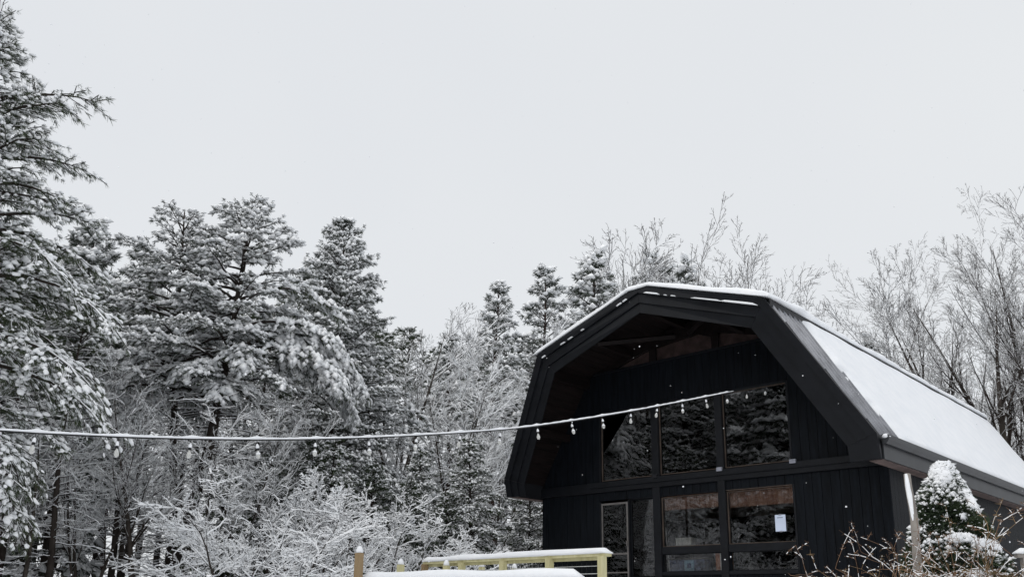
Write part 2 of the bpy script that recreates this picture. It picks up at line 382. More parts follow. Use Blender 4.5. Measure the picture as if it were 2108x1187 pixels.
# windows
def window(u0, u1, z0, z1, fm, fw_=.03, name='window', parent=None, glass='glass', dv=.06):
    wn = bpy.data.objects.new(name, None); COL.objects.link(wn); wn.parent = barn
    p = link('pane', box_me(u0+fw_, u1-fw_, DV+dv, DV+dv+.006, z0+fw_, z1-fw_), M[glass], wn)
    for (a, b, c, d) in ((u0, u0+fw_, z0, z1), (u1-fw_, u1, z0, z1), (u0+fw_, u1-fw_, z0, z0+fw_), (u0+fw_, u1-fw_, z1-fw_, z1)):
        link('frame', box_me(a, b, DV+dv-.025, DV+dv+.03, c, d), M[fm], wn)
    return wn
for a, b in ((WL, M1), (M2, M3), (M4, WR)):
    window(a, b, ZS, ZT, 'winframe', .016)
window(-1.70, M1, FLOOR+.05, ZL+.02, 'paint', .03, glass='glass_l')
for a, b in ((M2, M3), (M4, WR)):
    window(a, b, ZR, ZL, 'winframe', .016, glass='glass_l'); window(a, b, ZB, ZR2, 'paint', .016, glass='glass_l')
    box('window_rail', a-.001, b+.001, DV-.02, DV+.12, ZR2+.003, ZR-.003, M['paint'], barn)
    box('window_sill', a-.02, b+.02, DV-.03, DV+.12, ZB-.08, ZB-.003, M['paint'], barn)
for a, b in ((M1+.003, M2-.003), (M3+.003, M4-.003)):
    box('window_post', a, b, DV-.045, DV+.14, 4.60, ZT+.05, M['paint'], barn, .005)
    box('window_post', a, b, DV-.045, DV+.14, 1.75, 4.348, M['paint'], barn, .005)
box('window_trim', WL-.05, WL-.004, DV-.012, DV+.12, 4.60, ZT+.03, M['paint'], barn)
box('window_trim', WR+.004, WR+.05, DV-.012, DV+.12, 4.60, ZT+.03, M['paint'], barn)
box('window_trim', WR+.004, WR+.05, DV-.012, DV+.12, 2.25, ZL+.03, M['paint'], barn)
for a, b in ((WL, M1), (M2, M3), (M4, WR)): box('window_head', a, b, DV-.012, DV+.12, ZT+.003, ZT+.045, M['paint'], barn)
for a, b in ((-1.70, M1), (M2, M3), (M4, WR)): box('window_head', a, b, DV-.012, DV+.12, ZL+.024, ZL+.034, M['winframe'] if a > 0 else M['paint'], barn)
# door with pale metal frame
dr = bpy.data.objects.new('screen_door', None); COL.objects.link(dr); dr.parent = barn
DL, DR, ZD = -2.543, -1.739, 4.065
for (a, b, c, d) in ((DL, DL+.028, FLOOR, ZD), (DR-.045, DR, FLOOR, ZD), (DL+.028, DR-.045, ZD-.045, ZD), (DL+.028, DR-.045, 2.80, 2.84), (DL+.028, DR-.045, 2.36, 2.39), (DL+.028, DR-.045, FLOOR, FLOOR+.12)):
    link('frame', box_me(a, b, DV-.02, DV+.03, c, d), M['doorframe'], dr)
link('pane', box_me(DL+.029, DR-.046, DV+.008, DV+.013, FLOOR+.1, ZD-.04), M['glass'], dr)
link('handle', box_me(DR-.035, DR-.012, DV-.07, DV-.021, 3.0, 3.12), M['doorframe'], dr)
box('door_jamb', DR+.002, -1.702, DV-.02, DV+.12, FLOOR, ZD+.04, M['paint'], barn); box('door_jamb', WL-.05, DL-.004, DV-.02, DV+.12, FLOOR, ZD+.04, M['paint'], barn)
# silver post bases
for a in (M1+.03, M3+.02, WR+.015):
    box('post_bracket', a, a+.14, DV-.10, DV-.046 if a < 2 else DV-.02, ZS-.075, ZS+.012, M['silver'] if a > 0 else M['metal'], barn, .004)
# side and rear walls
for s in (-1, 1):
    n = 66
    for k in range(n):
        a = DV+.01+k*(LEN-.5-DV)/n
        box('plank', s*WH-.03 if s > 0 else -WH, s*WH if s > 0 else -WH+.03, a+.003, a+(LEN-.5-DV)/n-.003, 1.6, 4.5, M['plank'], barn) if s > 0 or k < 12 else None
    box('side_sheathing', (s*WH-.12) if s > 0 else -WH+.032, (s*WH-.032) if s > 0 else -WH+.12, DV+.132, LEN-.5, 1.6, 4.6, M['plank'], barn)
prism('rear_wall', [(-WH, 1.6), (WH, 1.6), (WH, 4.6), (2.9, 7.3), (0, 8.3), (-2.9, 7.3), (-WH, 4.6)], LEN-.6, LEN-.5, M['plank'], barn)
# eave soffits, fascia and gutters
for s in (-1, 1):
    a, b = sorted((s*4.54, s*4.78))
    box('eave_soffit', a, b, .02, LEN, 4.285, 4.31, M['ply'], barn)
    g = [(4.802, 4.30), (4.83, 4.30), (4.83, 4.70), (4.802, 4.72)]
    prism('eave_fascia', [(s*x, z) for x, z in g], .004, LEN, M['gutter'], barn)
    g = [(4.835, 4.58), (4.90, 4.58), (4.95, 4.65), (4.95, 4.75), (4.935, 4.75), (4.935, 4.66), (4.895, 4.595), (4.85, 4.595), (4.85, 4.73), (4.835, 4.73)]
    prism('gutter', [(s*x, z) for x, z in g], -.02, LEN, M['gutter'], barn)
    prism('gutter_end', [(s*x, z) for x, z in [(4.835, 4.58), (4.90, 4.58), (4.95, 4.65), (4.95, 4.75), (4.835, 4.74)]], -.03, -.021, M['gutter'], barn)
    blob('gutter_snow', (s*4.885, .05, 4.72), (.07, .13, .055), barn, 5+s)
# ribs of the metal roofing on the right-hand lower slope
p0, p1 = Vector((3.061, 0, 7.667)), Vector((4.8, 0, 4.76)); sl = (p1-p0); SLN = sl.length; sl.normalize(); nrm = Vector((sl.z, 0, -sl.x)) * -1
if nrm.x < 0: nrm = -nrm
v = -.60
while v < LEN-.1:
    segs = [(.015, .995 if v >= -.06 else max(.05, 1-(-.06-v)/.66))]   # the slanted front edge cuts the first ribs short
    for (ta, tb) in segs:
        a = p0+sl*SLN*ta; b = p0+sl*SLN*tb
        q = []
        for base in (a, b):
            for dy, h in ((-.036, 0.0), (-.016, .045), (.016, .045), (.036, 0.0)):
                q.append((base.x+nrm.x*(h-.028), v+dy, base.z+nrm.z*(h-.028)))
        Fs = [(0, 1, 2, 3), (7, 6, 5, 4), (0, 4, 5, 1), (1, 5, 6, 2), (2, 6, 7, 3), (3, 7, 4, 0)]
        link('roof_rib', me_poly('roof_rib', q, Fs), M['rib_sheen_metal'], barn)
    v += .235
# flashing along the break of the roof
for s in (-1, 1):
    prism('break_flashing', [(s*3.02, 7.70), (s*3.13, 7.665), (s*3.14, 7.53), (s*3.12, 7.53), (s*3.10, 7.645), (s*3.02, 7.66)], -.74, LEN, M['metal'], barn)
# snow on the roof
nzA, nzB = smooth_noise(11), smooth_noise(12)
prf = [Vector((-3.13, 7.675)), Vector((0, 8.74)), Vector((3.15, 7.675))]
na, nbv = 40, 110; top = np.zeros((na, nbv, 3)); bot = np.zeros((na, nbv, 3))
for i in range(na):
    t = i/(na-1); t = .5-.5*math.cos(math.pi*t)*abs(math.cos(math.pi*t))**-.25 if 0 < t < 1 and abs(math.cos(math.pi*t)) > 1e-6 else t
    q = prf[0].lerp(prf[1], t*2) if t < .5 else prf[1].lerp(prf[2], t*2-1)
    for j in range(nbv):
        s = j/(nbv-1); vv = -.88+(LEN+.93)*(s**1.5)
        ed = min(t, 1-t)*6.4; ev = min(vv+.88, LEN+.05-vv)
        e = 1-(1-min(1, ed/.16))**2; e2 = 1-(1-min(1, ev/.14))**2
        th = (.135+.025*nzA(vv*.8, t*6))*(.12+.88*math.sqrt(max(0, e*e2)))
        bulge = .035*max(0, 1-min(t, 1-t)/.04)*(1+nzB(vv*2.2, 0))
        sgn = 1 if t > .5 else -1
        lump = .10*math.exp(-((vv-.9)/.7)**2-((t-.97)/.05)**2)+.07*math.exp(-((vv-2.1)/.4)**2-((t-.95)/.05)**2)
        top[i, j] = (q.x+sgn*bulge*1.2, vv+.02*nzB(q.x*3, 7)*(1 if j == 0 else 0), q.y+th+lump)
        bot[i, j] = (q.x, vv, q.y-.005)
grid_sheet('roof_snow', top, bot, M['snow'], barn)
def slope_snow(side):
    nu, nv = 46, 130; top = np.zeros((nu, nv, 3)); bot = np.zeros((nu, nv, 3)); nn = smooth_noise(21+side)
    rj = random.Random(4); jag = [rj.gauss(0, .025) for _ in range(nu)]
    for i in range(nu):
        t = i/(nu-1); tt = .025+.975*t
        base = p0+sl*SLN*tt
        edge = -.78*(1-tt)*.86-.11*tt + (1.36-.22*math.sin(math.pi*t)+.045*nn(t*6, 0)+jag[i]*.45)
        edge -= .09*max(0, 1-abs(t-.40)/.035)-.06*max(0, 1-abs(t-.46)/.05)+.08*max(0, 1-abs(t-.66)/.03)
        for j in range(nv):
            s = (j/(nv-1))**1.8; vv = edge+(LEN-edge)*s
            e = 1-(1-min(1, (vv-edge)/.25))**2; e3 = 1-(1-min(1, min(t, 1-t)*SLN/.12))**2
            th = (.10+.012*nn(vv*.7, t*4))*(.15+.85*e)*(.4+.6*e3)*math.sqrt(max(.05, min(1, (LEN-vv)/.1)))
            P = base+nrm*(th-.02); top[i, j] = (side*P.x, vv, P.z)
            P = base-nrm*.026; bot[i, j] = (side*P.x, vv, P.z)
    grid_sheet('roof_snow', top, bot, M['snow'], barn)
slope_snow(1); slope_snow(-1)
# remnants of snow on the ledge of the rake trim
def ledge(t0, t1, seg, h, seed):
    q = offs(.155); a, b = Vector(q[seg]), Vector(q[seg+1]); A_, B_ = a.lerp(b, t0), a.lerp(b, t1)
    o = snow_bar('ledge_snow', (A_.x, lean(A_.y)-.09, A_.y-.012), (B_.x, lean(B_.y)-.09, B_.y-.012), .05, h, barn, seed)
ledge(.06, .20, 3, .040, 1); ledge(.47, .72, 3, .030, 2); ledge(.71, .985, 3, .042, 22); ledge(.24, .265, 3, .018, 31); ledge(.30, .34, 3, .022, 3); ledge(.80, .85, 2, .030, 4); ledge(.86, .90, 2, .035, 14); ledge(.22, .27, 2, .02, 5); ledge(.30, .35, 2, .02, 8); ledge(.44, .47, 2, .018, 6); ledge(.01, .05, 2, .03, 7)
# interior shell: floor, upper floor, back wall, wooden header seen through the lower windows
box('interior_floor', -4.38, 4.38, DV+.14, 8, FLOOR-.06, FLOOR, M['indark'], barn)
box('upper_floor', -4.38, 4.38, DV+.16, 8, 4.30, 4.42, M['inwood'], barn)
prism('interior_wall', [(-4.38, FLOOR), (4.38, FLOOR), (4.38, 4.5), (2.8, 7.2), (0, 8.2), (-2.8, 7.2), (-4.38, 4.5)], 8.0, 8.1, M['indark'], barn)
for k in range(14):      # vertical boards of the header
    a = M2-.02+k*.242; z0 = 3.80 if a < .8 else 3.76
    box('header_board', a+.002, a+.238, DV+.16+rs.uniform(0, .006), DV+.19, z0, 4.29, M['inwood'], barn)
for ch in barn.children:
    ch.location.z -= 1.7
bpy.context.view_layer.update()

# things seen behind or on the glass
o = thing('paper_notice', 'white paper notice clipped to the lower right window pane', 'notice', (2.17, DV+.05, 3.34))
link('sheet', box_me(-.12, .12, -.004, 0, -.175, .175), M['paper'], o)
link('clip', box_me(-.03, .03, -.012, -.0045, .165, .19), M['silver'], o); link('clip', box_me(-.03, .03, -.012, -.0045, -.19, -.165), M['silver'], o)
link('printed_line', box_me(-.07, .06, -.0065, -.0045, .105, .125), M['ink'], o)
o = thing('carton', 'pale little carton on the sill of the lower middle window', 'box', (-.28, DV+.21, ZR))
link('body', box_me(-.21, .21, -.1, .1, .0, .17, .006), M['beige'], o); link('lid', box_me(-.215, .215, -.105, .105, .172, .20, .004), M['beige'], o)
V, F = polytube([(-.70, DV+.17, 2.25), (-.85, DV+.20, 3.74)], [.016, .012], 6)
o = link('white_stick', me_np('white_stick', V, F), material('white_plastic', (.6, .6, .58), .4, .1, 5), None, True); tag(o, 'thin white stick leaning inside the lower middle window', 'stick')
o = thing('storage_tub', 'dark storage tub with a light blue square label behind the lowest pane', 'tub', (-.22, DV+.36, 2.03))
link('body', box_me(-.55, .42, -.18, .2, 0, .62, .03), M['navy'], o); link('rim', box_me(-.58, .45, -.2, .22, .622, .66, .01), M['doorframe'], o)
link('label_card', box_me(-.09, .16, -.2005, -.185, .34, .60), M['skyblue'], o); link('emblem', box_me(-.02, .09, -.206, -.201, .42, .53), M['navy'], o)
o = thing('tall_carton', 'orange brown carton at the right of the lowest middle pane', 'box', (.60, DV+.36, 2.03))
link('body', box_me(-.14, .17, -.12, .15, 0, .78, .01), M['orange'], o); link('tape', box_me(-.02, .05, -.1225, -.1205, 0.02, .77), M['beige'], o)
# paths of supports: a bench under the carton inside the window
o = thing('window_bench', 'low dark bench inside below the window rail', 'bench', (0, DV+.3, FLOOR))
link('seat', box_me(-.78, 2.45, -.14, .16, .86, .905), M['indark'], o)
for a in (-.7, .8, 2.35): link('leg', box_me(a-.03, a+.03, -.02, .04, 0, .86), M['indark'], o)

# ------------------------------------------------------------------ string lights
CB = [(0, 6.36), (2.05, 5.784), (3.41, 5.387), (5.32, 4.841), (6.75, 4.457), (7.99, 4.146), (9.03, 3.93), (10.2, 3.707), (11.08, 3.555), (11.99, 3.415), (12.74, 3.317), (13.42, 3.238), (13.99, 3.18), (14.52, 3.135), (14.76, 3.115), (16.5, 3.03), (18.5, 3.1), (20.5, 3.3)]
TH = math.radians(266.6); CD = Vector((math.cos(TH), math.sin(TH), 0)); CA = Vector((2.492, DV-.02, 0))
def cz(s):
    for (a, za), (b, zb) in zip(CB, CB[1:]):
        if s <= b: return za+(zb-za)*(s-a)/(b-a)
    return CB[-1][1]
def cpt(s): 
    z = (cz(max(0, s-.35))+cz(s)+cz(min(20.5, s+.35)))/3 if s > .4 else cz(s)
    return CA+CD*s+Vector((0, 0, z))
light = thing('string_light_cable', 'long black string light cable with snow along it, strung to the barn', 'string lights', tuple(cpt(0)))
off = -Vector(light.location)
ss = [i*.1 for i in range(206)]
V, F = polytube([cpt(s) for s in ss], [.0085]*len(ss), 6); link('cable', me_np('cable', V+np.array(off), F, True), M['cable'], light)
rr = random.Random(8); bulbs_s = [.76*(i+1) for i in range(20)]
nzc = smooth_noise(33); sp, srad = [], []
for i in range(int((20.4-2.03)/.045)):
    s = 2.03+i*.045; r = .0125*(1+.16*nzc(s*3, 0)+.14*nzc(s*9, 3))
    for bs in bulbs_s: r += .008*math.exp(-((s-bs)/.05)**2)
    if s < 2.4: r *= .45+.55*(s-2.03)/.37
    sp.append(cpt(s)+Vector((0, 0, .0075+r*.75))); srad.append(max(.006, r))
V, F = polytube(sp, srad, 8); link('cable_snow', me_np('cable_snow', V+np.array(off), F, True), M['snow'], light)
V, F = polytube([cpt(20.45)+Vector((0, 0, -4)), cpt(20.45)+Vector((0, 0, .3))], [.07, .06], 10)
o = link('light_pole', me_np('light_pole', V, F, True), M['treated']); tag(o, 'round wooden pole carrying the far end of the string lights', 'pole')
def lathe(prof, k=14):
    V = []; F = []
    for r, z in prof:
        for j in range(k): V.append((r*math.cos(2*math.pi*j/k), r*math.sin(2*math.pi*j/k), z))
    for i in range(len(prof)-1):
        for j in range(k): F.append((i*k+j, i*k+(j+1) % k, (i+1)*k+(j+1) % k, (i+1)*k+j))
    return me_np('lathe', np.array(V), np.array(F), True)
sock_me = lathe([(0.004, -.005), (.006, -.06), (.017, -.075), (.021, -.10), (.021, -.142), (.016, -.15), (.001, -.15)])
bulb_me = lathe([(.013, -.148), (.016, -.165), (.028, -.19), (.034, -.215), (.031, -.24), (.018, -.258), (.001, -.263)])
sn1_me = lathe([(.001, -.048), (.010, -.056), (.021, -.078), (.024, -.100), (.0225, -.118), (.001, -.112)])
sn2_me = lathe([(.001, -.17), (.024, -.176), (.033, -.192), (.036, -.207), (.001, -.2)])
for me_, k_ in ((sock_me, 'cable'), (bulb_me, 'bulb'), (sn1_me, 'snow'), (sn2_me, 'snow')): me_.materials.append(M[k_])
for i, s in enumerate(bulbs_s):
    k = 20-i
    ordw = ['nearest the barn wall', 'second from the barn', 'third from the barn', 'fourth from the barn', 'fifth from the barn', 'sixth from the barn', 'seventh from the barn', 'eighth from the barn', 'ninth from the barn', 'tenth from the barn'] 
    ordl = ['leftmost in the photo', 'second from the left', 'third from the left', 'fourth from the left', 'fifth from the left', 'sixth from the left', 'seventh from the left', 'eighth from the left', 'ninth from the left', 'tenth from the left']
    pos = ordw[i] if i < 10 else ordl[19-i]
    bl = thing('light_bulb', 'clear bulb in black socket on the string light cable, '+pos, 'light bulb', tuple(cpt(s)), 'bulbs hanging from the string light cable')
    bl.rotation_euler = (rr.uniform(-.18, .18), rr.uniform(-.18, .18), rr.uniform(0, 6))
    bl.scale = (.76, .76, .82)
    link('socket', sock_me, None, bl); link('bulb', bulb_me, None, bl)
    if i > 2 or rr.random() < .5: link('socket_snow', sn1_me, None, bl)
    if rr.random() < .3: link('bulb_snow', sn2_me, None, bl)

# ------------------------------------------------------------------ deck railing and posts
rail = thing('deck_railing', 'long yellow green lumber deck railing with wire mesh and thick snow on top', 'railing', (3.2, -6.3, 1.3))
RZ = 2.30; R0, R1 = Vector((-1.03, -6.02, 0)), Vector((3.2, -6.46, 0)); rd = (R1-R0).normalized(); off = Vector((-3.2, 6.3, -1.3))
def obox(name, a, b, w_, z0, z1, mat, parent, off, bev=0):
    """box along a->b, w_ wide, between z0 and z1 (z0b,z1b allow a slope)"""
    a, b = Vector(a), Vector(b); d = (b-a); d.z = 0; d.normalize(); s = Vector((-d.y, d.x, 0))*w_/2
    V = [a-s, b-s, b+s, a+s]; zz = (a.z, b.z, b.z, a.z)
    vs = [Vector((v.x, v.y, z+z0))+off for v, z in zip(V, zz)]+[Vector((v.x, v.y, z+z1))+off for v, z in zip(V, zz)]
    return link(name, me_poly(name, vs, HEX), mat, parent)
obox('top_rail', R0-rd*.06, R1+rd*.06, .14, RZ-.04, RZ, M['treated'], rail, off)
obox('sub_rail', R0, R1, .04, RZ-.085, RZ-.042, M['treated'], rail, off); obox('bottom_rail', R0, R1, .04, RZ-.92, RZ-.83, M['treated'], rail, off)
for k in range(5):
    c = R0.lerp(R1, k/4.0); pm = M['cedar'] if k == 0 else M['treated']
    obox('post', c-rd*.046, c+rd*.046, .092, -.1 + 1.0, RZ-.041, pm, rail, off+Vector((0, -.07, 0)))
ws, we, wr = [], [], []
Lr = (R1-R0).length; k = .08
while k < Lr: c = R0+rd*k; ws.append((c.x, c.y+.02, RZ-.84)); we.append((c.x, c.y+.02, RZ-.12)); wr.append(.0025); k += .1
for j in range(7): z = RZ-.80+j*.105; ws.append((R0.x, R0.y+.02, z)); we.append((R1.x, R1.y+.02, z)); wr.append(.0025)
V, F = tubes(ws, we, wr, wr, 4); link('wire_mesh', me_np('wire_mesh', V+np.array(off), F), M['wire'], rail)
wsn = [(x, y, z+.005) for (x, y, z) in ws[-7:]]; wen = [(x, y, z+.005) for (x, y, z) in we[-7:]]
V, F = tubes(wsn, wen, [.004]*7, [.004]*7, 4); link('mesh_snow', me_np('mesh_snow', V+np.array(off), F), M['snow'], rail)
snow_bar('rail_snow', R0-rd*.09+Vector((0, 0, RZ))+off, R1+rd*.09+Vector((0, 0, RZ))+off, .165, .085, rail, 41)

low = thing('lower_handrail', 'lower wooden handrail under thick rounded snow in the foreground', 'handrail', (4.74, -8.97, .8))
off = Vector((-4.74, 8.97, -.8)); Q0, Q1 = Vector((2.2, -9.83, 0)), Vector((4.76, -8.96, 0)); qd = (Q1-Q0).normalized()
Q0z, Q1z = Q0+Vector((0, 0, 1.845)), Q1+Vector((0, 0, 1.875))
obox('top_rail', Q0z, Q1z, .14, -.04, 0, M['cedar'], low, off)
for t in (.05, .5, .94):
    c = Q0.lerp(Q1, t); obox('post', c-qd*.045, c+qd*.045, .09, .7, 1.80, M['cedar'], low, off)
snow_bar('rail_snow', Q0z+off-qd*.03, Q1z+off+qd*.03, .17, .10, low, 42)
for (px, py, dd, ww, mt, lab) in ((740, 1137, 10.3, .078, 'cedar', 'tall brown fence post with a snow cap, leftmost by the railing'),
                                 (825, 1161, 14.0, .092, 'treated', 'short yellowish post with snow cap left of the deck railing'),
                                 (919, 1163, 14.6, .092, 'treated', 'post behind the left end of the deck railing'),
                                 (992, 1166, 15.2, .085, 'treated', 'snow capped post behind the second bay of the railing'),
                                 (1059, 1169, 15.8, .085, 'treated', 'farthest snow capped post behind the middle of the railing')):
    c = at(px, py, dd); o = thing('fence_post', lab, 'post', (c.x, c.y, .9), 'posts around the deck')
    link('shaft', box_me(-ww/2, ww/2, -ww/2, ww/2, 0, c.z-.9, .004), M[mt], o); o.rotation_euler.z = .25
    bm = bmesh.new(); bmesh.ops.create_uvsphere(bm, u_segments=12, v_segments=8, radius=1)
    for v_ in bm.verts: v_.co = Vector((v_.co.x*ww*.56, v_.co.y*ww*.56, c.z-.9+.004+max(-.02, v_.co.z)*ww*1.0))
    me = bpy.data.meshes.new('cap_snow'); bm.to_mesh(me); bm.free(); link('snow_cap', me, M['snow'], o, True)
# deck boards under the railing (a raised deck in front of the door)
deck = thing('deck', 'raised timber deck in front of the barn, snow on its boards', 'deck', (0, -3, 1.3))
for k in range(44):
    y = -3.2+k*.115
    link('board', box_me(-1.0, 3.2, y, y+.110, -.03, 0), M['deck'], deck)
link('deck_snow', box_me(-1.0, 3.2, -3.2, 1.86, .002, .06, .02), M['ground_snow'], deck)
for (x, y) in ((-.9, -3.1), (3.1, -3.1), (-.9, 1.7), (3.1, 1.7)): link('joist_post', box_me(x-.05, x+.05, y-.05, y+.05, -.6, -.031), M['deck'], deck)
# snowy rail at the far right of the barn
sp_ = at(2120, 1139, 15.5); o = thing('side_rail', 'snow covered rail end at the right edge below the eave', 'railing', (sp_.x, sp_.y, sp_.z))
d_ = rt; a_, b_ = rt*-.22, rt*1.2
obox('top_rail', a_, b_, .10, -.06, 0, M['pole'], o, Vector((0, 0, 0))); snow_bar('rail_snow', a_-rt*.02, b_, .13, .085, o, 43)
for t in (0.12, 1.1): obox('post', rt*(t-.26), rt*(t-.17), .09, -1.6, -.061, M['pole'], o, Vector((0, 0, 0)))

# ------------------------------------------------------------------ trees: generators
def tuft_mesh(T, rng, blob_k=6, needles=6, nl=.12, snow_s=.055, snow_cover=1.0, nw=.013):
    """T: list of (pos, dir, scale, snowamount). Returns needle V,F and snow V,F"""
    N = len(T)
    P = np.array([t[0] for t in T], float); D = np.array([t[1] for t in T], float); S = np.array([t[2] for t in T], float); SN = np.array([t[3] for t in T], float)
    D /= np.linalg.norm(D, axis=1, keepdims=True)+1e-9
    side = np.cross(D, np.array([0, 0, 1.])); side /= np.linalg.norm(side, axis=1, keepdims=True)+1e-9
    upv = np.cross(side, D)
    # needles: triangles fanning out from the shoot
    k = needles
    a = rng.uniform(0, 2*np.pi, (N, k)); sp = rng.uniform(.35, 1.1, (N, k)); ln = rng.uniform(.7, 1.15, (N, k))*nl*S[:, None]
    dd = D[:, None, :]*np.cos(sp)[..., None]+(side[:, None, :]*np.cos(a)[..., None]+upv[:, None, :]*np.sin(a)[..., None])*np.sin(sp)[..., None]
    dd[..., 2] -= .5
    dd /= np.linalg.norm(dd, axis=2, keepdims=True)
    perp = np.cross(dd, rng.normal(size=(N, k, 3))); perp /= np.linalg.norm(perp, axis=2, keepdims=True)+1e-9
    base = P[:, None, :]-D[:, None, :]*(rng.uniform(0, .6, (N, k))*nl*S[:, None])[..., None]
    wv = perp*(nw*S)[:, None, None]
    Vn = np.stack([base-wv*.6, base+wv*.6, base+dd*ln[..., None]*.6+wv, base+dd*ln[..., None]], axis=2).reshape(-1, 3)
    q = np.arange(N*k)*4
    Fn = np.stack([np.stack([q, q+1, q+2], 1), np.stack([q, q+2, q+3], 1)], 1).reshape(-1, 3)
    # snow pad on top
    keep = rng.uniform(size=N) < snow_cover*np.minimum(1, SN+.25)
    Pk, Dk, sk, uk, Sk, SNk = P[keep], D[keep], side[keep], upv[keep], S[keep], SN[keep]; n = len(Pk)
    if blob_k == 6:
        tv = np.array([(1.35, 0, -.25), (-.9, 0, .0), (0, .85, -.1), (0, -.85, -.1), (.1, 0, .75), (.1, 0, -.45)])
        tf = np.array([(0, 2, 4), (2, 1, 4), (1, 3, 4), (3, 0, 4), (2, 0, 5), (1, 2, 5), (3, 1, 5), (0, 3, 5)])
    else:
        bm = bmesh.new(); bmesh.ops.create_icosphere(bm, subdivisions=1, radius=1)
        tv = np.array([(v.co.x*1.2, v.co.y*.85, v.co.z*(.7 if v.co.z > 0 else .45)) for v in bm.verts]); bm.faces.ensure_lookup_table()
        tf = np.array([[v.index for v in f.verts] for f in bm.faces]); bm.free()
    m_ = len(tv)
    J = tv[None]*rng.uniform(.65, 1.35, (n, m_, 1))
    sc_ = (snow_s*Sk*(.55+.6*SNk)*rng.uniform(.75, 1.3, n))[:, None, None]
    hz = Dk.copy(); hz[:, 2] *= .7
    Vs = Pk[:, None, :]+(hz[:, None, :]*J[..., 0:1]+sk[:, None, :]*J[..., 1:2]+np.array([0, 0, 1.])[None, None]*J[..., 2:3])*sc_
    Vs[..., 2] += (snow_s*.5*Sk)[:, None]
    Fs = (np.arange(n)*m_)[:, None, None]+tf[None]
    return (Vn, Fn), (Vs.reshape(-1, 3), Fs.reshape(-1, 3))

class Seg:
    """limb segments with an optional load of snow"""
    def __init__(self): self.a = []; self.b = []; self.r0 = []; self.r1 = []; self.sn = []
    def add(self, a, b, r0, r1, sn=0): self.a.append(tuple(a)); self.b.append(tuple(b)); self.r0.append(r0); self.r1.append(r1); self.sn.append(sn)
    def bark(self, k=3): return tubes(self.a, self.b, self.r0, self.r1, k)
    def snow(self, rng, k=3):
        a = np.array(self.a); b = np.array(self.b); r = (np.array(self.r0)+np.array(self.r1))/2; sn = np.array(self.sn)
        d = b-a; L = np.linalg.norm(d, axis=1)+1e-9; h = np.hypot(d[:, 0], d[:, 1])/L
        ok = (sn > 0) & (h > .30) & (rng.uniform(size=len(a)) < .25+h)
        a, b, r, sn, h = a[ok], b[ok], r[ok], sn[ok], h[ok]
        rs_ = np.minimum(sn*(.45+.55*h), r*.7+sn*.8)*rng.uniform(.7, 1.3, len(a)); of = np.zeros_like(a); of[:, 2] = r*.75+rs_*.45
        return tubes(a+of, b+of, rs_*1.05, rs_*.95, k)

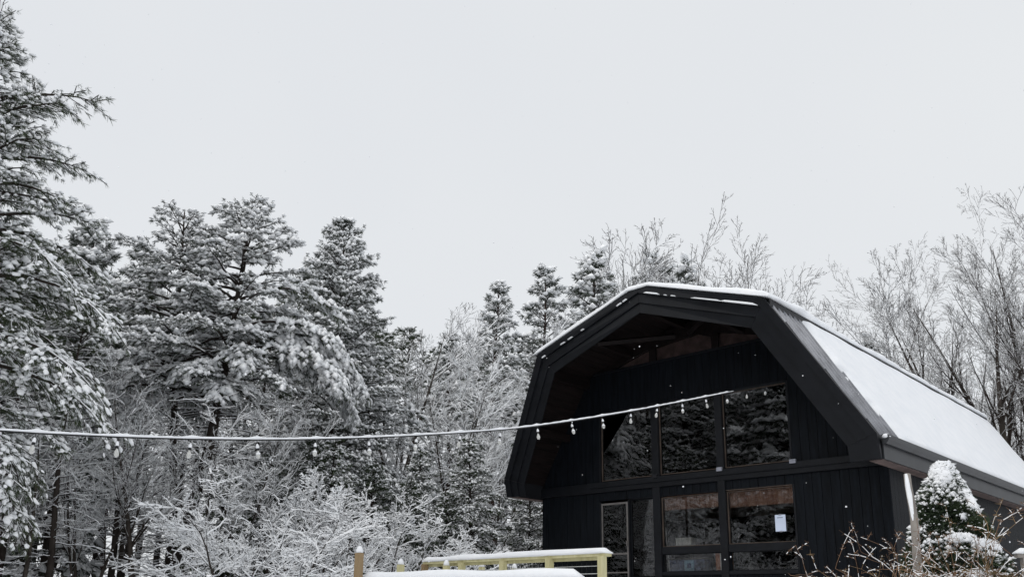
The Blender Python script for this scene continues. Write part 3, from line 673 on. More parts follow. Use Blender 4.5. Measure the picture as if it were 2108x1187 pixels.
def conifer(name, seed, H, base=.12, r0=.2, Lmax=3.0, whorl=.45, nper=5, el0=.15, el1=.75, droop=.55, sec=.22, tsp=.11, ts=1.0, nl=.13, snow_s=.06, cover=.9, prof=None,
            extra=(), dead=0, lean_pts=None, needle='needle', bark='bark', blob_k=6, needles=6, stems=None, lim_snow=.012, gaps=.0, nw=.013, snowvar=.35, start=.22):
    rng = random.Random(seed); nr = np.random.default_rng(seed); seg = Seg(); T = []
    prof = prof or (lambda t: (1-t)**.8*(.55+.45*min(1, t*4)))
    stems = stems or [(Vector((0, 0, 0)), H, r0, None)]
    tv = []; 
    def limb(p, az, el, L, dr, r, green=True, sn=1.0, sub=True, start=start):
        n = max(4, int(L/.22)); st = L/n; pts = [p.copy()]; d = None; q = p.copy(); e = el; a = az
        for i in range(n):
            t = (i+.5)/n
            e = el-dr*(t**1.3)*(1.5)+rng.gauss(0, .07); a += rng.gauss(0, .07)
            d = Vector((math.cos(e)*math.cos(a), math.cos(e)*math.sin(a), math.sin(e))); q2 = q+d*st
            ra, rb = r*(1-i/n)+.004, r*(1-(i+1)/n)+.004
            seg.add(q, q2, ra, rb, lim_snow*(.8 if green else 1.2)*sn)
            if green and t > start:
                for s in (-1, 1):
                    if rng.random() < gaps: continue
                    for rep in range(max(1, round(st/sec))):
                        l2 = (.16+.36*(1-t)**.7*L*.55+.10*L*min(1, (t-start)*3))*rng.uniform(.6, 1.15); l2 = min(l2, 1.1)
                        a2 = a+s*rng.uniform(.6, 1.15); q3 = q.lerp(q2, rng.random()); n2 = max(2, int(l2/tsp)); e2 = e*.6+rng.gauss(.0, .15)
                        sld = max(0, min(1.3, sn+rng.gauss(0, snowvar)))
                        for k in range(n2):
                            e2 -= dr*.16*rng.uniform(.3, 1.2); a2 += rng.gauss(0, .12)
                            d2 = Vector((math.cos(e2)*math.cos(a2), math.cos(e2)*math.sin(a2), math.sin(e2))); q4 = q3+d2*(l2/n2)
                            if k < n2-1 or rng.random() < .5: seg.add(q3, q4, .007, .005, .006)
                            if k > 0 or rng.random() < .6:
                                off = Vector((rng.gauss(0, .03), rng.gauss(0, .03), rng.gauss(0, .025)))
                                T.append((tuple(q4+off), tuple(d2), ts*rng.uniform(.7, 1.2), sld))
                            q3 = q4
            elif not green and sub and t > .2 and rng.random() < .8:
                for s in (-1, 1):
                    if rng.random() < .35: continue
                    a2 = a+s*rng.uniform(.4, 1.0); l2 = L*rng.uniform(.12, .4); q3 = q2.copy(); e2 = e+rng.gauss(0, .2)
                    for k in range(3):
                        e2 += rng.gauss(0, .15); a2 += rng.gauss(0, .15); d2 = Vector((math.cos(e2)*math.cos(a2), math.cos(e2)*math.sin(a2), math.sin(e2))); q4 = q3+d2*l2/3
                        seg.add(q3, q4, max(.004, rb*.6*(1-k/3)), .004, lim_snow*.9)
                        q3 = q4
            q = q2
        if green:
            for k in range(3): T.append((tuple(q+Vector((rng.gauss(0, .05), rng.gauss(0, .05), rng.gauss(0, .03)))), tuple(d), ts*1.1, sn))
    for (b0, Hs, rr_, path) in stems:
        def tp(z):
            t = z/Hs
            if path is None: x = Vector((.12*math.sin(z*.5+seed), .1*math.cos(z*.43+seed*2), 0))*min(1, z/2)
            else:
                x = Vector((0, 0, 0))
                for (z0, x0, y0), (z1, x1, y1) in zip(path, path[1:]):
                    if z0 <= z <= z1 or (z > z1 and (z1, x1, y1) == path[-1]): 
                        u = min(1, (z-z0)/(z1-z0)); x = Vector((x0+(x1-x0)*u, y0+(y1-y0)*u, 0))
            return b0+x+Vector((0, 0, z))
        nst = max(6, int(Hs/.5)); zz = [Hs*i/nst for i in range(nst+1)]
        tv.append(polytube([tp(z) for z in zz], [rr_*(1-.93*(z/Hs)**.9)*(1.25 if i == 0 else 1)+.008 for i, z in enumerate(zz)], 9, .10, rng))
        z = base*Hs
        while z < Hs-.05:
            t = (z-base*Hs)/(Hs*(1-base)); L0 = Lmax*(Hs/H)*prof(t)
            a0 = rng.uniform(0, 6.28); kk = nper if t < .85 else max(3, nper-2)
            for k in range(kk):
                az = a0+k*6.283/kk+rng.gauss(0, .25)
                L = L0*rng.uniform(.62, 1.18)
                if L < .12: L = .12
                limb(tp(z+rng.uniform(-.15, .15)), az, el0+(el1-el0)*t+rng.gauss(0, .12), L, droop*(1-.6*t)*rng.uniform(.6, 1.3), .012+.014*L, True, rng.uniform(.5, 1.1))
            z += whorl*rng.uniform(.7, 1.2)*(1-.45*t)
        T.append((tuple(tp(Hs)), (0, 0, 1), ts, .4))
        for k in range(dead):
            z = rng.uniform(.08, base*1.15+.05)*Hs
            limb(tp(z), rng.uniform(0, 6.28), rng.uniform(-.25, .3), rng.uniform(.5, 1)*Lmax*.8, rng.uniform(-.2, .45), rng.uniform(.012, .028), False, 1.0)
        for ex in extra:
            z, az, el, L, dr, sn = ex
            limb(tp(z), az, el, L, dr, .02+.012*L, sn > 0, abs(sn), True, .3)
    (Vn, Fn), (Vs, Fs) = tuft_mesh(T, nr, blob_k, needles, nl, snow_s, cover, nw)
    trunk = me_np(name+'_trunk', *cat(tv), True); trunk.materials.append(M[bark])
    limbs = me_np(name+'_limbs', *seg.bark(), True); limbs.materials.append(M['twig'] if bark != 'bark' else M['bark'])
    crown = me_np(name+'_needles', Vn, Fn, False); crown.materials.append(M[needle])
    sv = seg.snow(nr); snow = me_np(name+'_snow', *cat([(Vs, Fs), sv]), True, len(sv[1])); snow.materials.append(M['tuft_snow'])
    return dict(kind='pine', H=H, parts=[('trunk', trunk), ('branches', limbs), ('crown', crown), ('branch_snow', snow)])

def broadleaf(name, seed, H, stems=1, spread=.25, r0=.12, lev=4, nch=(9, 8, 5, 3), ang=(.6, .6, .6, .6), ratio=(.55, .5, .45, .45), trop=(.03, .10, .08, .05), wob=(.05, .10, .14, .18),
              nseg=(12, 7, 5, 3), snow=.012, cstart=(.25, .2, .15, .1), bark='bark_grey', rmin=.0035, Lf=None, flat=0.0, steep=1.0, rr=.55, snowlev=(1.7, 1.6, 1.2, .55, .35), droopy=0.0):
    rng = random.Random(seed); nr = np.random.default_rng(seed); seg = Seg(); big = []
    def grow(p, d, L, r, l):
        n = nseg[min(l, len(nseg)-1)]; st = L/n; pts = [p.copy()]; rad = [r]; ch = []
        for i in range(n):
            d = (d+Vector((rng.gauss(0, 1), rng.gauss(0, 1), rng.gauss(0, 1)))*wob[min(l, 3)]+UP*trop[min(l, 3)]).normalized()
            if flat and l > 0: d.z -= flat*d.z*.5; d.normalize()
            if droopy and l > 1: d.z -= droopy*(i/n); d.normalize()
            q = p+d*st; f = (i+1)/n; r1 = max(rmin*.8, r*(1-f*.94) if l == 0 else r*(1-f*.85))
            if l > 0 or r < .025: seg.add(p, q, rad[-1], r1, snow*snowlev[l])
            pts.append(q.copy()); rad.append(r1); ch.append((f, q.copy(), d.copy(), r1)); p = q
        if l == 0 and r >= .025: big.append(polytube(pts, rad, 7, .07, rng)); 
        if l >= lev: return
        nc = nch[min(l, len(nch)-1)]
        a0 = rng.uniform(0, 6.28)
        for k in range(nc):
            f = cstart[min(l, 3)]+(1-cstart[min(l, 3)])*(k+rng.random())/nc
            i = min(n-1, int(f*n)); _, q, dd, r1 = ch[i]
            q = q-dd*st*rng.random()
            s = dd.cross(Vector((rng.gauss(0, 1), rng.gauss(0, 1), rng.gauss(0, .4)))); 
            if s.length < 1e-3: continue
            s.normalize(); s = (Matrix.Rotation(a0+k*2.4, 3, dd) @ s)
            an = ang[min(l, 3)]*rng.uniform(.7, 1.3)
            d2 = (dd*math.cos(an)+s*math.sin(an)).normalized()
            if d2.z < -.25: d2.z *= -.4; d2.normalize()
            grow(q, d2, L*ratio[min(l, 3)]*(1.15-.65*f)*rng.uniform(.7, 1.2), max(rmin, r1*rr*rng.uniform(.75, 1.1)), l+1)
    for s in range(stems):
        a = s*6.283/stems+rng.uniform(-.4, .4); tl = spread*(rng.uniform(.5, 1.1) if stems > 1 else .25)
        p = Vector((math.cos(a), math.sin(a), 0))*(.12 if stems > 1 else 0)
        grow(p-UP*.15, Vector((math.cos(a)*tl, math.sin(a)*tl, steep)).normalized(), (Lf or H)*rng.uniform(.82, 1.0), r0*rng.uniform(.7, 1), 0)
    V1, F1 = seg.bark()
    if big: V0, F0 = cat(big)
    else: V0, F0 = V1[:6], F1[:6]
    trunk = me_np(name+'_trunk', V0, F0, True); trunk.materials.append(M[bark])
    limbs = me_np(name+'_limbs', V1, F1, True); limbs.materials.append(M['twig'])
    sn = me_np(name+'_snow', *seg.snow(nr), False); sn.materials.append(M['tuft_snow'])
    zmax = max(b[2] for b in seg.b)
    return dict(kind='bare', H=zmax, parts=[('trunk', trunk), ('branches', limbs), ('branch_snow', sn)])

def plant(model, name, label, cat_, px, dist, ytop=None, scale=None, rot=0, group=None, pos=None, lean_=(0, 0)):
    if pos is None:
        b = at(px, ytop, dist); x, y = b.x, b.y
    else: x, y = pos
    z = ground_z(x, y)-.05
    if scale is None: scale = (at(px, ytop, dist).z-z)/model['H']
    o = thing(name, label, cat_, (x, y, z), group); o.scale = (scale,)*3; o.rotation_euler = (lean_[0], lean_[1], rot)
    for nm, me in model['parts']: link(nm, me, None, o)
    return o

# ------------------------------------------------------------------ trees: individuals
RA = YAW              # world azimuth of the photo's right-hand direction
def hz(px, ytop, dist):
    b = at(px, ytop, dist); return at(px, ytop, dist).z-ground_z(b.x, b.y)+.05
# big pine at the left edge
HA = hz(-25, 12, 13)
pineA = conifer('edge_pine', 5, HA, base=.34, r0=.19, Lmax=2.2, whorl=.30, nper=6, el0=.0, el1=.7, droop=.6, sec=.135, tsp=.075, ts=.8, nl=.12, snow_s=.042, cover=.9, blob_k=12, needles=12, needle='needle',
                prof=lambda t: (1-t)**.8*(.8+.2*min(1, t*5)), dead=10, nw=.0048, gaps=.12,
                extra=[(3.9, RA-.1, .1, 2.8, .7, 1.3), (3.5, RA+.3, .1, 2.5, .7, 1.2), (4.6, RA+.1, .15, 2.6, .65, 1.2), (5.0, RA-.5, .15, 2.1, .6, 1.0), (5.4, RA+.4, .15, 1.9, .6, .9), (2.9, RA-.2, .0, 2.2, .8, 1.2), (2.4, RA+.2, .0, 2.0, .8, 1.1), (6.0, RA, .2, 1.6, .5, .8), (6.5, RA+.3, .25, 1.5, .4, .7), (6.9, RA-.2, .25, 1.6, .35, .6), (7.3, RA+.1, .25, 1.6, .3, .5)])
plant(pineA, 'pine_tree', 'tall snowy pine at the left edge, its boughs entering the frame', 'tree', -25, 13, 12, scale=1)
# twin-stemmed pine left of centre
HB = hz(470, 412, 22)
pathB = [(0, -.25, -.2), (2.4, -.15, -.1), (4.0, .1, .1), (6.2, .3, .25), (HB, .5, .45)]
pathB2 = [(0, -.25, -.2), (2.4, -.3, -.2), (4.0, -.45, -.35), (6.2, -.55, -.5), (HB*.99, -.75, -.65)]
pineB = conifer('twin_pine', 9, HB, base=.54, r0=.17, Lmax=2.8, whorl=.42, nper=5, el0=.1, el1=.65, droop=.42, sec=.15, tsp=.085, ts=.85, nl=.12, snow_s=.079, cover=1.0, needle='needle_g',
                prof=lambda t: (1-t)**.62*(.85+.15*min(1, t*5)), dead=44, start=.34, gaps=.18, bark='bark', nw=.010,
                stems=[(Vector((0, 0, 0)), HB, .18, pathB), (Vector((-.15, -.1, 0)), HB*.97, .13, pathB2)])
oB = plant(pineB, 'pine_tree', 'tall twin-stemmed pine with drooping snow-laden boughs left of centre', 'tree', 470, 22, 412, scale=1)
# its lower boughs: a second mesh so that each long bough can be steered
seedx = [(6.5, RA+math.pi-.1, .12, 3.1, .72, 1.4), (6.1, RA+math.pi+.35, .08, 3.1, .70, 1.4), (5.8, RA+math.pi-.45, .05, 2.9, .65, 1.3), (5.4, RA+math.pi+.1, .0, 2.7, .5, 1.3), (7.4, RA+math.pi, .1, 2.7, .4, 1.0), (8.2, RA+math.pi+.2, .2, 2.2, .3, .8),
         (6.6, RA-.1, .40, 4.0, 1.05, 1.4), (6.3, RA+.25, .35, 3.9, 1.05, 1.4), (6.4, RA-.45, .35, 3.7, 1.0, 1.3), (7.2, RA-.3, .25, 3.4, .85, 1.1), (6.2, RA-1.0, .3, 2.0, .8, 1.4), (6.0, RA-1.6, .25, 2.0, .8, 1.4), (5.6, RA-1.3, .15, 1.8, .8, 1.4), (8.2, RA, .2, 2.8, .6, .9)]
pineB2 = conifer('twin_pine_boughs', 10, 6.0, base=.97, r0=.16, Lmax=.3, whorl=.6, nper=3, droop=.5, sec=.115, tsp=.08, ts=.95, nl=.13, snow_s=.080, cover=1.0, needle='needle', extra=seedx, snowvar=.15, nw=.010,
                 stems=[(Vector((0, 0, 0)), 6.0, .16, pathB)])
for nm, me in pineB2['parts']:
    if nm != 'trunk': link(nm, me, None, oB)
# dense dark conifer right of it
HC = hz(712, 462, 27)
pineC = conifer('dense_pine', 21, HC, base=.06, r0=.2, Lmax=3.7, whorl=.34, nper=6, el0=.0, el1=.8, droop=.55, sec=.17, tsp=.11, ts=1.0, nl=.13, snow_s=.073, cover=1.0, needle='needle_g',
                prof=lambda t: (1-t)**.66*(.8+.2*min(1, t*6)), nw=.014, extra=[(3.3, RA-.1, .1, 3.3, .7, 1.3), (4.6, RA+.1, .15, 3.1, .7, 1.2), (2.5, RA-.3, 0, 2.9, .6, 1.2)])
plant(pineC, 'pine_tree', 'dense dark green pine with a pointed top, right of the twin pine', 'tree', 712, 27, 462, scale=1)
# generic models shared by the rest
pineG = conifer('slender_pine', 33, 13.0, base=.42, r0=.17, Lmax=2.0, whorl=.5, nper=5, el0=.1, el1=.8, droop=.4, sec=.2, tsp=.13, ts=1.2, nl=.15, snow_s=.085, cover=.97, dead=34, needle='needle_g', bark='bark_red', gaps=.2, nw=.014,
                prof=lambda t: (1-t)**.6*(.55+.45*min(1, t*3)), lim_snow=.016)
pineH = conifer('broad_pine', 47, 11.0, base=.10, r0=.17, Lmax=2.5, whorl=.42, nper=5, el0=.05, el1=.8, droop=.5, sec=.2, tsp=.13, ts=1.25, nl=.15, snow_s=.085, cover=.97, needle='needle_g', nw=.014, gaps=.15, prof=lambda t: (1-t)**.62*(.6+.4*min(1, t*4)))
pineL = conifer('dark_pole_pine', 58, 12.0, base=.72, r0=.13, Lmax=2.2, whorl=.5, nper=4, el0=.1, el1=.8, droop=.4, sec=.24, tsp=.15, ts=1.3, nl=.16, snow_s=.065, cover=.75, dead=70, needle='needle', nw=.016, lim_snow=.015)
hem = conifer('young_hemlock', 63, 5.0, base=.08, r0=.07, Lmax=1.7, whorl=.26, nper=6, el0=.1, el1=.7, droop=.85, sec=.14, tsp=.085, ts=.85, nl=.11, snow_s=.05, cover=.9, needle='needle_d', nw=.012)
hemD = conifer('dark_hemlock', 64, 5.0, base=.05, r0=.07, Lmax=1.9, whorl=.28, nper=6, el0=.1, el1=.7, droop=.7, sec=.16, tsp=.10, ts=.95, nl=.13, snow_s=.045, cover=.42, needle='needle_d', nw=.012, lim_snow=.006)
bareR = broadleaf('maple', 71, 12, stems=6, spread=.36, r0=.21, rr=.58, rmin=.0045, nch=(16, 10, 6, 2), ang=(.5, .52, .58, .65), ratio=(.44, .44, .42, .45), trop=(.035, .03, .015, .0), snow=.0065, wob=(.03, .045, .08, .12))
bareS = broadleaf('grey_maple', 72, 11, stems=1, spread=.2, r0=.15, rmin=.0055, wob=(.04, .06, .09, .13), nch=(16, 9, 6, 3), ang=(.7, .6, .6, .6), ratio=(.40, .48, .46, .5), trop=(.02, .07, .06, .04), snow=.014, cstart=(.22, .15, .12, .1))
bareT = broadleaf('leaning_tree', 73, 11, stems=3, spread=.45, r0=.12, nch=(13, 9, 6, 3), ang=(.65, .6, .65, .6), ratio=(.40, .48, .48, .5), trop=(.03, .06, .04, .02), snow=.016)
bareK = broadleaf('knobbly_tree', 74, 12, stems=4, rmin=.006, spread=.28, r0=.1, nch=(15, 9, 5), lev=3, ang=(.6, .65, .7, .7), ratio=(.36, .42, .34, .4), trop=(.03, .07, .05, .03), snow=.007, wob=(.025, .05, .09, .14))
under = broadleaf('understory', 75, 5, stems=4, spread=.8, r0=.035, lev=3, nch=(7, 6, 3, 1), ang=(.7, .7, .7, .7), ratio=(.5, .5, .5, .5), trop=(.0, .03, .02, .0), snow=.009, nseg=(8, 6, 4, 3), flat=.2, bark='bark', rmin=.005, snowlev=(1.7, 1.4, .8, .5, .3))

# conifers in the second row
for (px, ytop, d, mdl, rot, nm, lab) in (
    (195, 470, 25, pineH, .3, 'pine_tree', 'broad grey pine just right of the edge pine, behind it'),
    (285, 520, 31, pineG, 1.1, 'pine_tree', 'slim distant pine left of the twin pine'),
    (60, 520, 30, pineH, 2.2, 'pine_tree', 'pine deep behind the edge pine, low left'),
    (640, 560, 34, pineH, 4.0, 'pine_tree', 'pine filling the gap between the twin pine and the dense pine'),
    (1022, 588, 33, pineG, 2.0, 'pine_tree', 'slender pine with a bare reddish trunk left of the barn'),
    (1118, 556, 37, pineG, .4, 'pine_tree', 'tall grey slender pine whose tip rises just left of the roof peak slope'),
    (1228, 535, 38, pineH, 5.1, 'pine_tree', 'snowy pine with a tufted tip above the left slope of the barn roof'),
    (1340, 530, 52, pineH, 1.7, 'pine_tree', 'hazy pine behind the bare trees over the barn ridge'),
    (1415, 548, 54, pineH, 3.7, 'pine_tree', 'hazy pine right behind the roof peak among bare twigs'),
    (1790, 700, 50, pineH, 2.7, 'pine_tree', 'small dark pine low behind the right roof slope'),
    (930, 690, 36, pineG, 3.3, 'pine_tree', 'thin pine standing in the bare twigs between dense pine and reddish trunk'),
    (1075, 700, 40, pineH, .9, 'pine_tree', 'snowy pine behind the reddish trunk beside the barn eave')):
    plant(mdl, nm, lab, 'tree', px, d, ytop, None, rot, 'conifers at the edge of the woods')
# young hemlocks near the ground
for (px, ytop, d, rot, lab) in ((965, 905, 24, .2, 'young hemlock with drooping white sprays left of the barn corner'), (1085, 960, 26, 1.2, 'young hemlock tucked against the left wall of the barn'),
                                (860, 930, 25, 2.2, 'dark young hemlock behind the snowy thicket'), (690, 900, 21, 3.1, 'young hemlock under the dense pine behind the thicket')):
    plant(hem, 'hemlock', lab, 'tree', px, d, ytop, None, rot, 'young hemlocks in the understory')
for (px, ytop, d, rot, lab) in ((470, 960, 20.5, .4, 'dark young hemlock behind the left of the white thicket'), (560, 930, 22.5, 1.5, 'dark young hemlock behind the forked small tree'), (645, 900, 23, 2.6, 'dark young hemlock below the arching pine bough'),
                                (770, 950, 22.5, 3.7, 'dark young hemlock behind the short yellowish post'), (845, 985, 23, 4.8, 'low dark hemlock left of the railing'), (920, 1010, 23.5, .9, 'low dark hemlock behind the left end of the railing')):
    plant(hemD, 'hemlock', lab, 'tree', px, d, ytop, None, rot, 'young hemlocks in the understory')
# bare trees
for (px, ytop, d, mdl, rot, lab) in (
    (1990, 385, 36, bareR, .4, 'large bare many-stemmed maple behind the right roof slope'),
    (2135, 330, 36, bareR, 2.4, 'bare maple cut off by the right edge of the photo'),
    (1890, 590, 46, bareS, 4.0, 'bare maple rising behind the middle of the right roof slope'),
    (1780, 650, 44, bareK, 1.3, 'small bare tree low over the right roof slope'),
    (2060, 560, 44, bareS, .2, 'grey bare tree behind the stems of the large maple'),
    (1905, 650, 46, bareT, 3.2, 'pale bare tree behind the left half of the large maple'),
    (2130, 600, 48, bareS, 4.0, 'far bare tree at the right edge behind the maples'),
    (1455, 490, 42, bareK, .9, 'bare tree with two tall upright leaders above the barn ridge'),
    (1388, 480, 44, bareK, 2.6, 'bare upright tree just right of the roof peak'),
    (1575, 590, 46, bareK, 4.2, 'low bare twigs showing above the roof break'),
    (1330, 500, 47, bareS, 2.2, 'finely twigged bare tree right of the roof peak'),
    (1425, 490, 48, bareS, .7, 'finely twigged bare tree filling the middle above the ridge'),
    (1500, 545, 52, bareS, 3.4, 'finely twigged low bare tree above the right end of the front roof edge'),
    (1300, 520, 48, bareS, 5.0, 'fine bare tree behind the roof peak, left part'),
    (815, 600, 31, bareS, .5, 'bare snow-lined tree right behind the dense pine'),
    (890, 620, 28, bareT, 2.0, 'bare tree with long sweeping snowy limbs between dense pine and barn'),
    (1010, 660, 30, bareT, 3.9, 'bare tree whose white limbs reach toward the barn eave'),
    (1120, 690, 38, bareS, 1.0, 'bare snowy tree behind the left roof slope'),
    (240, 500, 29, bareS, 1.9, 'thin bare tree between the edge pine and the twin pine'),
    (170, 560, 31, bareT, 5.5, 'dark bare tree with criss-crossing limbs behind the edge pine boughs'),
    (320, 560, 27, bareT, .1, 'bare tree showing through the left side of the twin pine'),
    (330, 740, 20, bareS, 4.4, 'slim frosted sapling left of the twin pine trunk'),
    (470, 760, 20.5, bareT, 1.2, 'frosted sapling crossing the twin pine trunk'),
    (110, 800, 19, bareS, 2.8, 'slim frosted sapling under the edge pine boughs'),
    (230, 780, 21, bareT, .8, 'frosted sapling between the edge pine and the twin pine'),
    (620, 780, 23, bareS, 1.9, 'frosted sapling below the arching bough'),
    (560, 600, 29, bareS, 3.0, 'bare tree behind the arching bough of the twin pine')):
    plant(mdl, 'bare_tree', lab, 'tree', px, d, ytop, None, rot, 'bare broadleaf trees')
# dark pole pines closing the woods
rw = random.Random(77)
for i, (px, d, yt) in enumerate(((25, 19, 560), (95, 24, 520), (180, 20, 600), (235, 32, 560), (300, 24, 610), (345, 36, 600), (440, 30, 600), (500, 36, 640), (560, 25, 640), (640, 30, 600), (690, 38, 600),
                               (760, 33, 640), (840, 40, 680), (905, 42, 720), (985, 38, 720), (1045, 45, 700), (1110, 44, 700), (-60, 26, 500), (10, 34, 480), (130, 40, 540), (420, 44, 600), (600, 45, 620), (800, 48, 680), (950, 50, 720), (270, 38, 600), (380, 32, 640), (410, 27, 700), (470, 34, 660), (530, 40, 640), (320, 42, 620), (150, 29, 600), (60, 38, 560), (730, 42, 660), (220, 46, 580))):
    ow = ('first', 'second', 'third', 'fourth', 'fifth', 'sixth', 'seventh', 'eighth', 'ninth', 'tenth', 'eleventh', 'twelfth', 'thirteenth', 'fourteenth', 'fifteenth', 'sixteenth', 'seventeenth')
    plant(pineL, 'pole_pine', 'dark straight pine trunk with dead snow-lined limbs deep in the woods', 'tree', px, d, yt, None, rw.uniform(0, 6), 'dark pole pines deep in the woods')
# understory brush
for i, (px, d, yt) in enumerate(((420, 27, 1060), (1000, 30, 930), (1080, 31, 950), (180, 28, 960), (330, 29, 940), (60, 27, 960), (860, 31, 920))):
    plant(under, 'understory_shrub', 'thin snow-lined brush in the shade of the woods', 'shrub', px, d, yt, None, i*1.7, 'snow-lined brush under the trees')
# white thicket of small spreading trees in front
thA = broadleaf('white_thicket', 81, 3.6, stems=3, spread=.75, r0=.055, nch=(9, 7, 5, 1), ang=(.8, .75, .8, .8), ratio=(.55, .52, .42, .5), trop=(.0, -.005, .0, .0), rmin=.0045, snow=.0145, nseg=(9, 7, 5, 3), flat=.18, wob=(.09, .16, .24, .3), snowlev=(1.8, 1.5, 1.15, .9, .75), bark='bark', cstart=(.3, .12, .12, .1))
thB = broadleaf('white_thicket_tall', 82, 3.6, stems=4, spread=.6, r0=.045, nch=(9, 7, 5, 1), ang=(.6, .65, .8, .8), ratio=(.5, .5, .42, .5), trop=(.02, .03, .02, .0), rmin=.0045, snow=.014, nseg=(9, 7, 5, 3), wob=(.08, .16, .24, .3), snowlev=(1.8, 1.5, 1.15, .9, .75), bark='bark', cstart=(.25, .12, .12, .1))
for (px, d, yt, mdl, rot, lab) in ((540, 14.5, 985, thA, .5, 'small spreading tree with forked dark stem, branches loaded white with snow'),
                                   (700, 17.5, 965, thB, 1.6, 'upright thicket shrub frosted white behind the tall brown post'),
                                   (800, 18, 1000, thB, 3.0, 'snow-loaded shrub behind the short post'),
                                   (890, 19, 1060, thA, 4.1, 'low white shrub left of the railing end'),
                                   (640, 16, 1010, thA, 2.3, 'dense white spreading shrub in the middle of the thicket'),
                                   (450, 17, 1020, thA, 5.2, 'white spreading shrub at the left of the thicket'),
                                   (590, 19, 930, thB, .1, 'taller white shrub behind the forked small tree')):
    plant(mdl, 'snowy_shrub', lab, 'shrub', px, d, yt, None, rot, 'snow-loaded shrubs in front of the woods')
# trees across the yard, seen mirrored in the barn windows
for (x, y, mdl, s, rot, lab) in ((-10.5, -16, pineC, 1.25, .6, 'dense pine mirrored in the middle upper window'), (-13.5, -19.5, pineB, 1.2, 2.0, 'pine across the yard mirrored in the upper windows'),
                                 (-6.5, -18.5, pineC, 1.2, 3.6, 'dark pine mirrored in the right upper window'), (-18, -13, pineH, 1.5, 1.1, 'broad pine mirrored in the left upper window'),
                                 (-16, -25, pineC, 1.5, .9, 'far dense pine mirrored in the upper windows'), (-10, -25, pineH, 1.6, 4.1, 'far broad pine mirrored in the right windows'), (-22, -19, pineC, 1.5, 2.9, 'far dense pine mirrored in the left windows'),
                                 (-10.5, -13, thB, 1.2, 1.9, 'snowy shrub mirrored in the lower windows'), (-5.5, -16, thA, 1.1, .4, 'low snowy shrub mirrored in the lower right windows'),
                                 (-6, -17.5, pineH, 1.5, 2.2, 'broad pine nearest the barn mirrored in the right upper window'), (-2.0, -22, pineC, 1.4, 5.2, 'dense pine behind the yard mirrored at the right window edge'), (-13, -15, bareS, 1.3, .3, 'bare tree mirrored in the left upper window'),
                                 (-3.5, -20, bareS, 1.0, 1.4, 'bare tree mirrored in the right upper window')):
    plant(mdl, 'yard_tree', lab, 'tree', 0, 0, None, s, rot, 'trees across the yard mirrored in the glass', (x, y))

# ------------------------------------------------------------------ clipped spruce, rose bush and leaning trunk by the barn corner
def dwarf_spruce():
    rng = random.Random(5); nr = np.random.default_rng(5); b = at(1972, 1242, 14); zt = at(1955, 948, 14).z; z0 = ground_z(b.x, b.y); H = zt-z0; T = []; seg = Seg(); lumps = []
    nn = smooth_noise(51)
    def rad(t, a): return (.90*(1-t)**.74+.03)*(1+.16*nn(a*1.0+math.sin(a)*2, t*7))
    for i in range(9000):
        t = rng.random()**1.25*.98; a = rng.uniform(0, 6.283); r = rad(t, a)*rng.uniform(.72, 1.03)
        p = Vector((math.cos(a)*r, math.sin(a)*r, t*H)); d = Vector((math.cos(a), math.sin(a), .55+rng.gauss(0, .25)))
        shelf = math.sin(t*19+1.6*nn(a, 2)+a)
        sn = (.9 if shelf > .45 else (.35 if shelf > -.1 else 0.0))
        if t > .72: sn = max(sn, .8)
        T.append((tuple(p), tuple(d.normalized()), rng.uniform(.7, 1.2), sn if rng.random() < .85 else 0))
    (Vn, Fn), (Vs, Fs) = tuft_mesh(T, nr, 6, 7, .085, .036, .85, .008)
    V, F = polytube([(0, 0, -.1), (0, 0, H*.9)], [.07, .02], 8)
    o = thing('dwarf_spruce', 'conical dwarf spruce with a thick snow cap beside the barn eave', 'tree', (b.x, b.y, z0))
    link('trunk', me_np('sp_trunk', V, F, True), M['bark'], o); link('crown', me_np('sp_crown', Vn, Fn), M['needle_d'], o)
    link('branch_snow', me_np('sp_snow', Vs, Fs, True), M['tuft_snow'], o)
    # thick pads of snow: cap and shelves
    def pad(t, a, wa, ht, th, seed):
        n1, n2 = 22, 12; n_ = smooth_noise(seed); top = np.zeros((n1, n2, 3)); bot = np.zeros((n1, n2, 3))
        for i in range(n1):
            u = i/(n1-1)*2-1
            for j in range(n2):
                w_ = j/(n2-1)*2-1; e = max(0, 1-u*u-w_*w_*.9); e = math.sqrt(e)
                aa = a+u*wa*(1+.15*n_(w_*3, 1)); tt = min(.995, max(0, t+w_*ht*(1+.25*n_(u*3, 5))))
                r = rad(tt, aa); b_ = Vector((math.cos(aa)*r, math.sin(aa)*r, tt*H)); nd = Vector((math.cos(aa)*.6, math.sin(aa)*.6, .75))
                k = th*.62*e*(1+.6*n_(u*7, w_*5)); top[i, j] = b_+nd*(k-.01); bot[i, j] = b_-nd*.05
        grid_sheet('snow_pad', top, bot, M['snow'], o)
    va = math.atan2(-fw.y, -fw.x)      # azimuth towards the viewer
    pad(.935, va, 3.1, .06, .10, 1); pad(.80, va+.95, .55, .10, .07, 2); pad(.88, va-.75, .4, .05, .06, 7); pad(.53, va-.2, .30, .02, .09, 3); pad(.50, va+.25, .25, .018, .08, 13); pad(.33, va+.05, .26, .02, .08, 4); pad(.50, va+.9, .35, .03, .07, 6); pad(.66, va+.1, .22, .014, .05, 9)
dwarf_spruce()
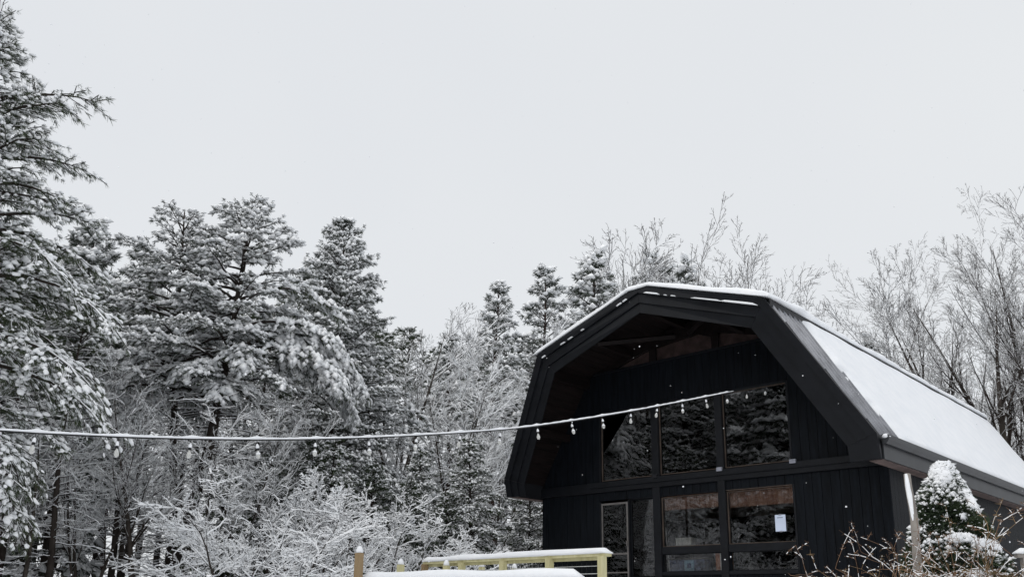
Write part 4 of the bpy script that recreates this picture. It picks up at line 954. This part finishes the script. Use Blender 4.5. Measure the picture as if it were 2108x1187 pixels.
def rose():
    rng = random.Random(15); nr = np.random.default_rng(15); b = at(1990, 1242, 11.0); z0 = ground_z(b.x, b.y); seg = Seg(); fine = Seg()
    def cane(p, d, L, r, l, sg):
        n = 12 if l == 0 else 6; q = p
        for i in range(n):
            g = (.13 if l == 0 else .05)*(1 if i > n*.3 else .3)
            d = (d+Vector((rng.gauss(0, .09), rng.gauss(0, .09), rng.gauss(0, .09)-g))).normalized(); q2 = q+d*L/n; rr_ = r*(1-.75*(i+1)/n)+.0012
            sg.add(q, q2, r*(1-.75*i/n)+.0012, rr_, (.0045 if q.z > .9 else .002) if rng.random() < .5 else 0)
            if l < 2 and i > 1 and rng.random() < (.75 if l == 0 else .55):
                a = Vector((rng.gauss(0, 1), rng.gauss(0, 1), rng.gauss(.1, .7))).normalized()
                cane(q2, (d*.6+a*.8).normalized(), L*rng.uniform(.12, .32), max(.0018, rr_*.6), l+1, sg)
            elif l == 2 or rng.random() < .3:
                a = Vector((rng.gauss(0, 1), rng.gauss(0, 1), rng.gauss(.2, .7))).normalized(); sg.add(q2, q2+a*rng.uniform(.02, .06), .0025, .0012, 0)
            q = q2
    for i in range(150):
        a = rng.uniform(0, 6.283); p = Vector((math.cos(a)*rng.uniform(0, .35), math.sin(a)*rng.uniform(0, .35), 0))+rt*rng.uniform(-.45, .95)
        L = rng.uniform(1.0, 1.85); cane(p, Vector((math.cos(a)*.38, math.sin(a)*.38, 1.1)).normalized(), L, rng.uniform(.003, .0052), 0, seg if i % 3 else fine)
    # long bare canes reaching up left over the wall
    for dx, L in ((-.75, 2.3), (-.35, 2.2), (.5, 2.2), (.75, 2.1)):
        cane(rt*(-.1 if dx < 0 else .5), (rt*dx+UP*1.15).normalized(), L, .0065, 0, seg)
    o = thing('rose_bush', 'tangled brown rose canes dusted with snow in front of the spruce', 'shrub', (b.x, b.y, z0))
    link('canes', me_np('rose_canes', *seg.bark(4), True), M['cane'], o); link('twigs', me_np('rose_twigs', *fine.bark(4), True), M['cane_y'], o)
    link('cane_snow', me_np('rose_snow', *cat([seg.snow(nr, 4), fine.snow(nr, 4)]), True), M['tuft_snow'], o)
rose()
a_, b_ = at(1869, 976, 12.6), at(1894, 1187, 12.2); b_ = b_+(b_-a_)*.55; o = thing('leaning_trunk', 'slim weathered trunk plastered with snow, leaning beside the spruce', 'trunk', tuple(b_))
n = 14; rgt = random.Random(2); pts = [b_.lerp(a_, i/n)-b_+rt*.012*math.sin(i*.8) for i in range(n+1)]
V, F = polytube(pts, [.062-.016*i/n for i in range(n+1)], 10, .06, rgt); link('trunk', me_np('lt', V, F, True), M['pole'], o)
pts2 = [p-rt*.02-fw*.022 for p in pts]; V, F = polytube(pts2[9:], [.010, .024, .030, .033, .034, .022], 10, .08, rgt); link('trunk_snow', me_np('lts', V, F, True), M['snow'], o)

# ------------------------------------------------------------------ falling snow
rf = random.Random(99); P = []; 
for i in range(420):
    px, py = rf.uniform(-100, 2208), rf.uniform(-100, 1250); d = 4+11*rf.random()**.7; P.append((at(px, py, d), rf.uniform(.004, .0085)))
tv = np.array([(1, 0, 0), (-1, 0, 0), (0, 1, 0), (0, -1, 0), (0, 0, 1), (0, 0, -1)], float); tf = np.array([(0, 2, 4), (2, 1, 4), (1, 3, 4), (3, 0, 4), (2, 0, 5), (1, 2, 5), (3, 1, 5), (0, 3, 5)])
nrf = np.random.default_rng(3)
V = np.concatenate([np.array(p)+tv*r*nrf.uniform(.5, 1.3, (6, 1)) for p, r in P]); F = np.concatenate([tf+6*i for i in range(len(P))])
o = link('falling_snow', me_np('flakes', V, F, True), M['snow']); tag(o, 'sparse snowflakes drifting through the air', 'snowflakes', kind='stuff')
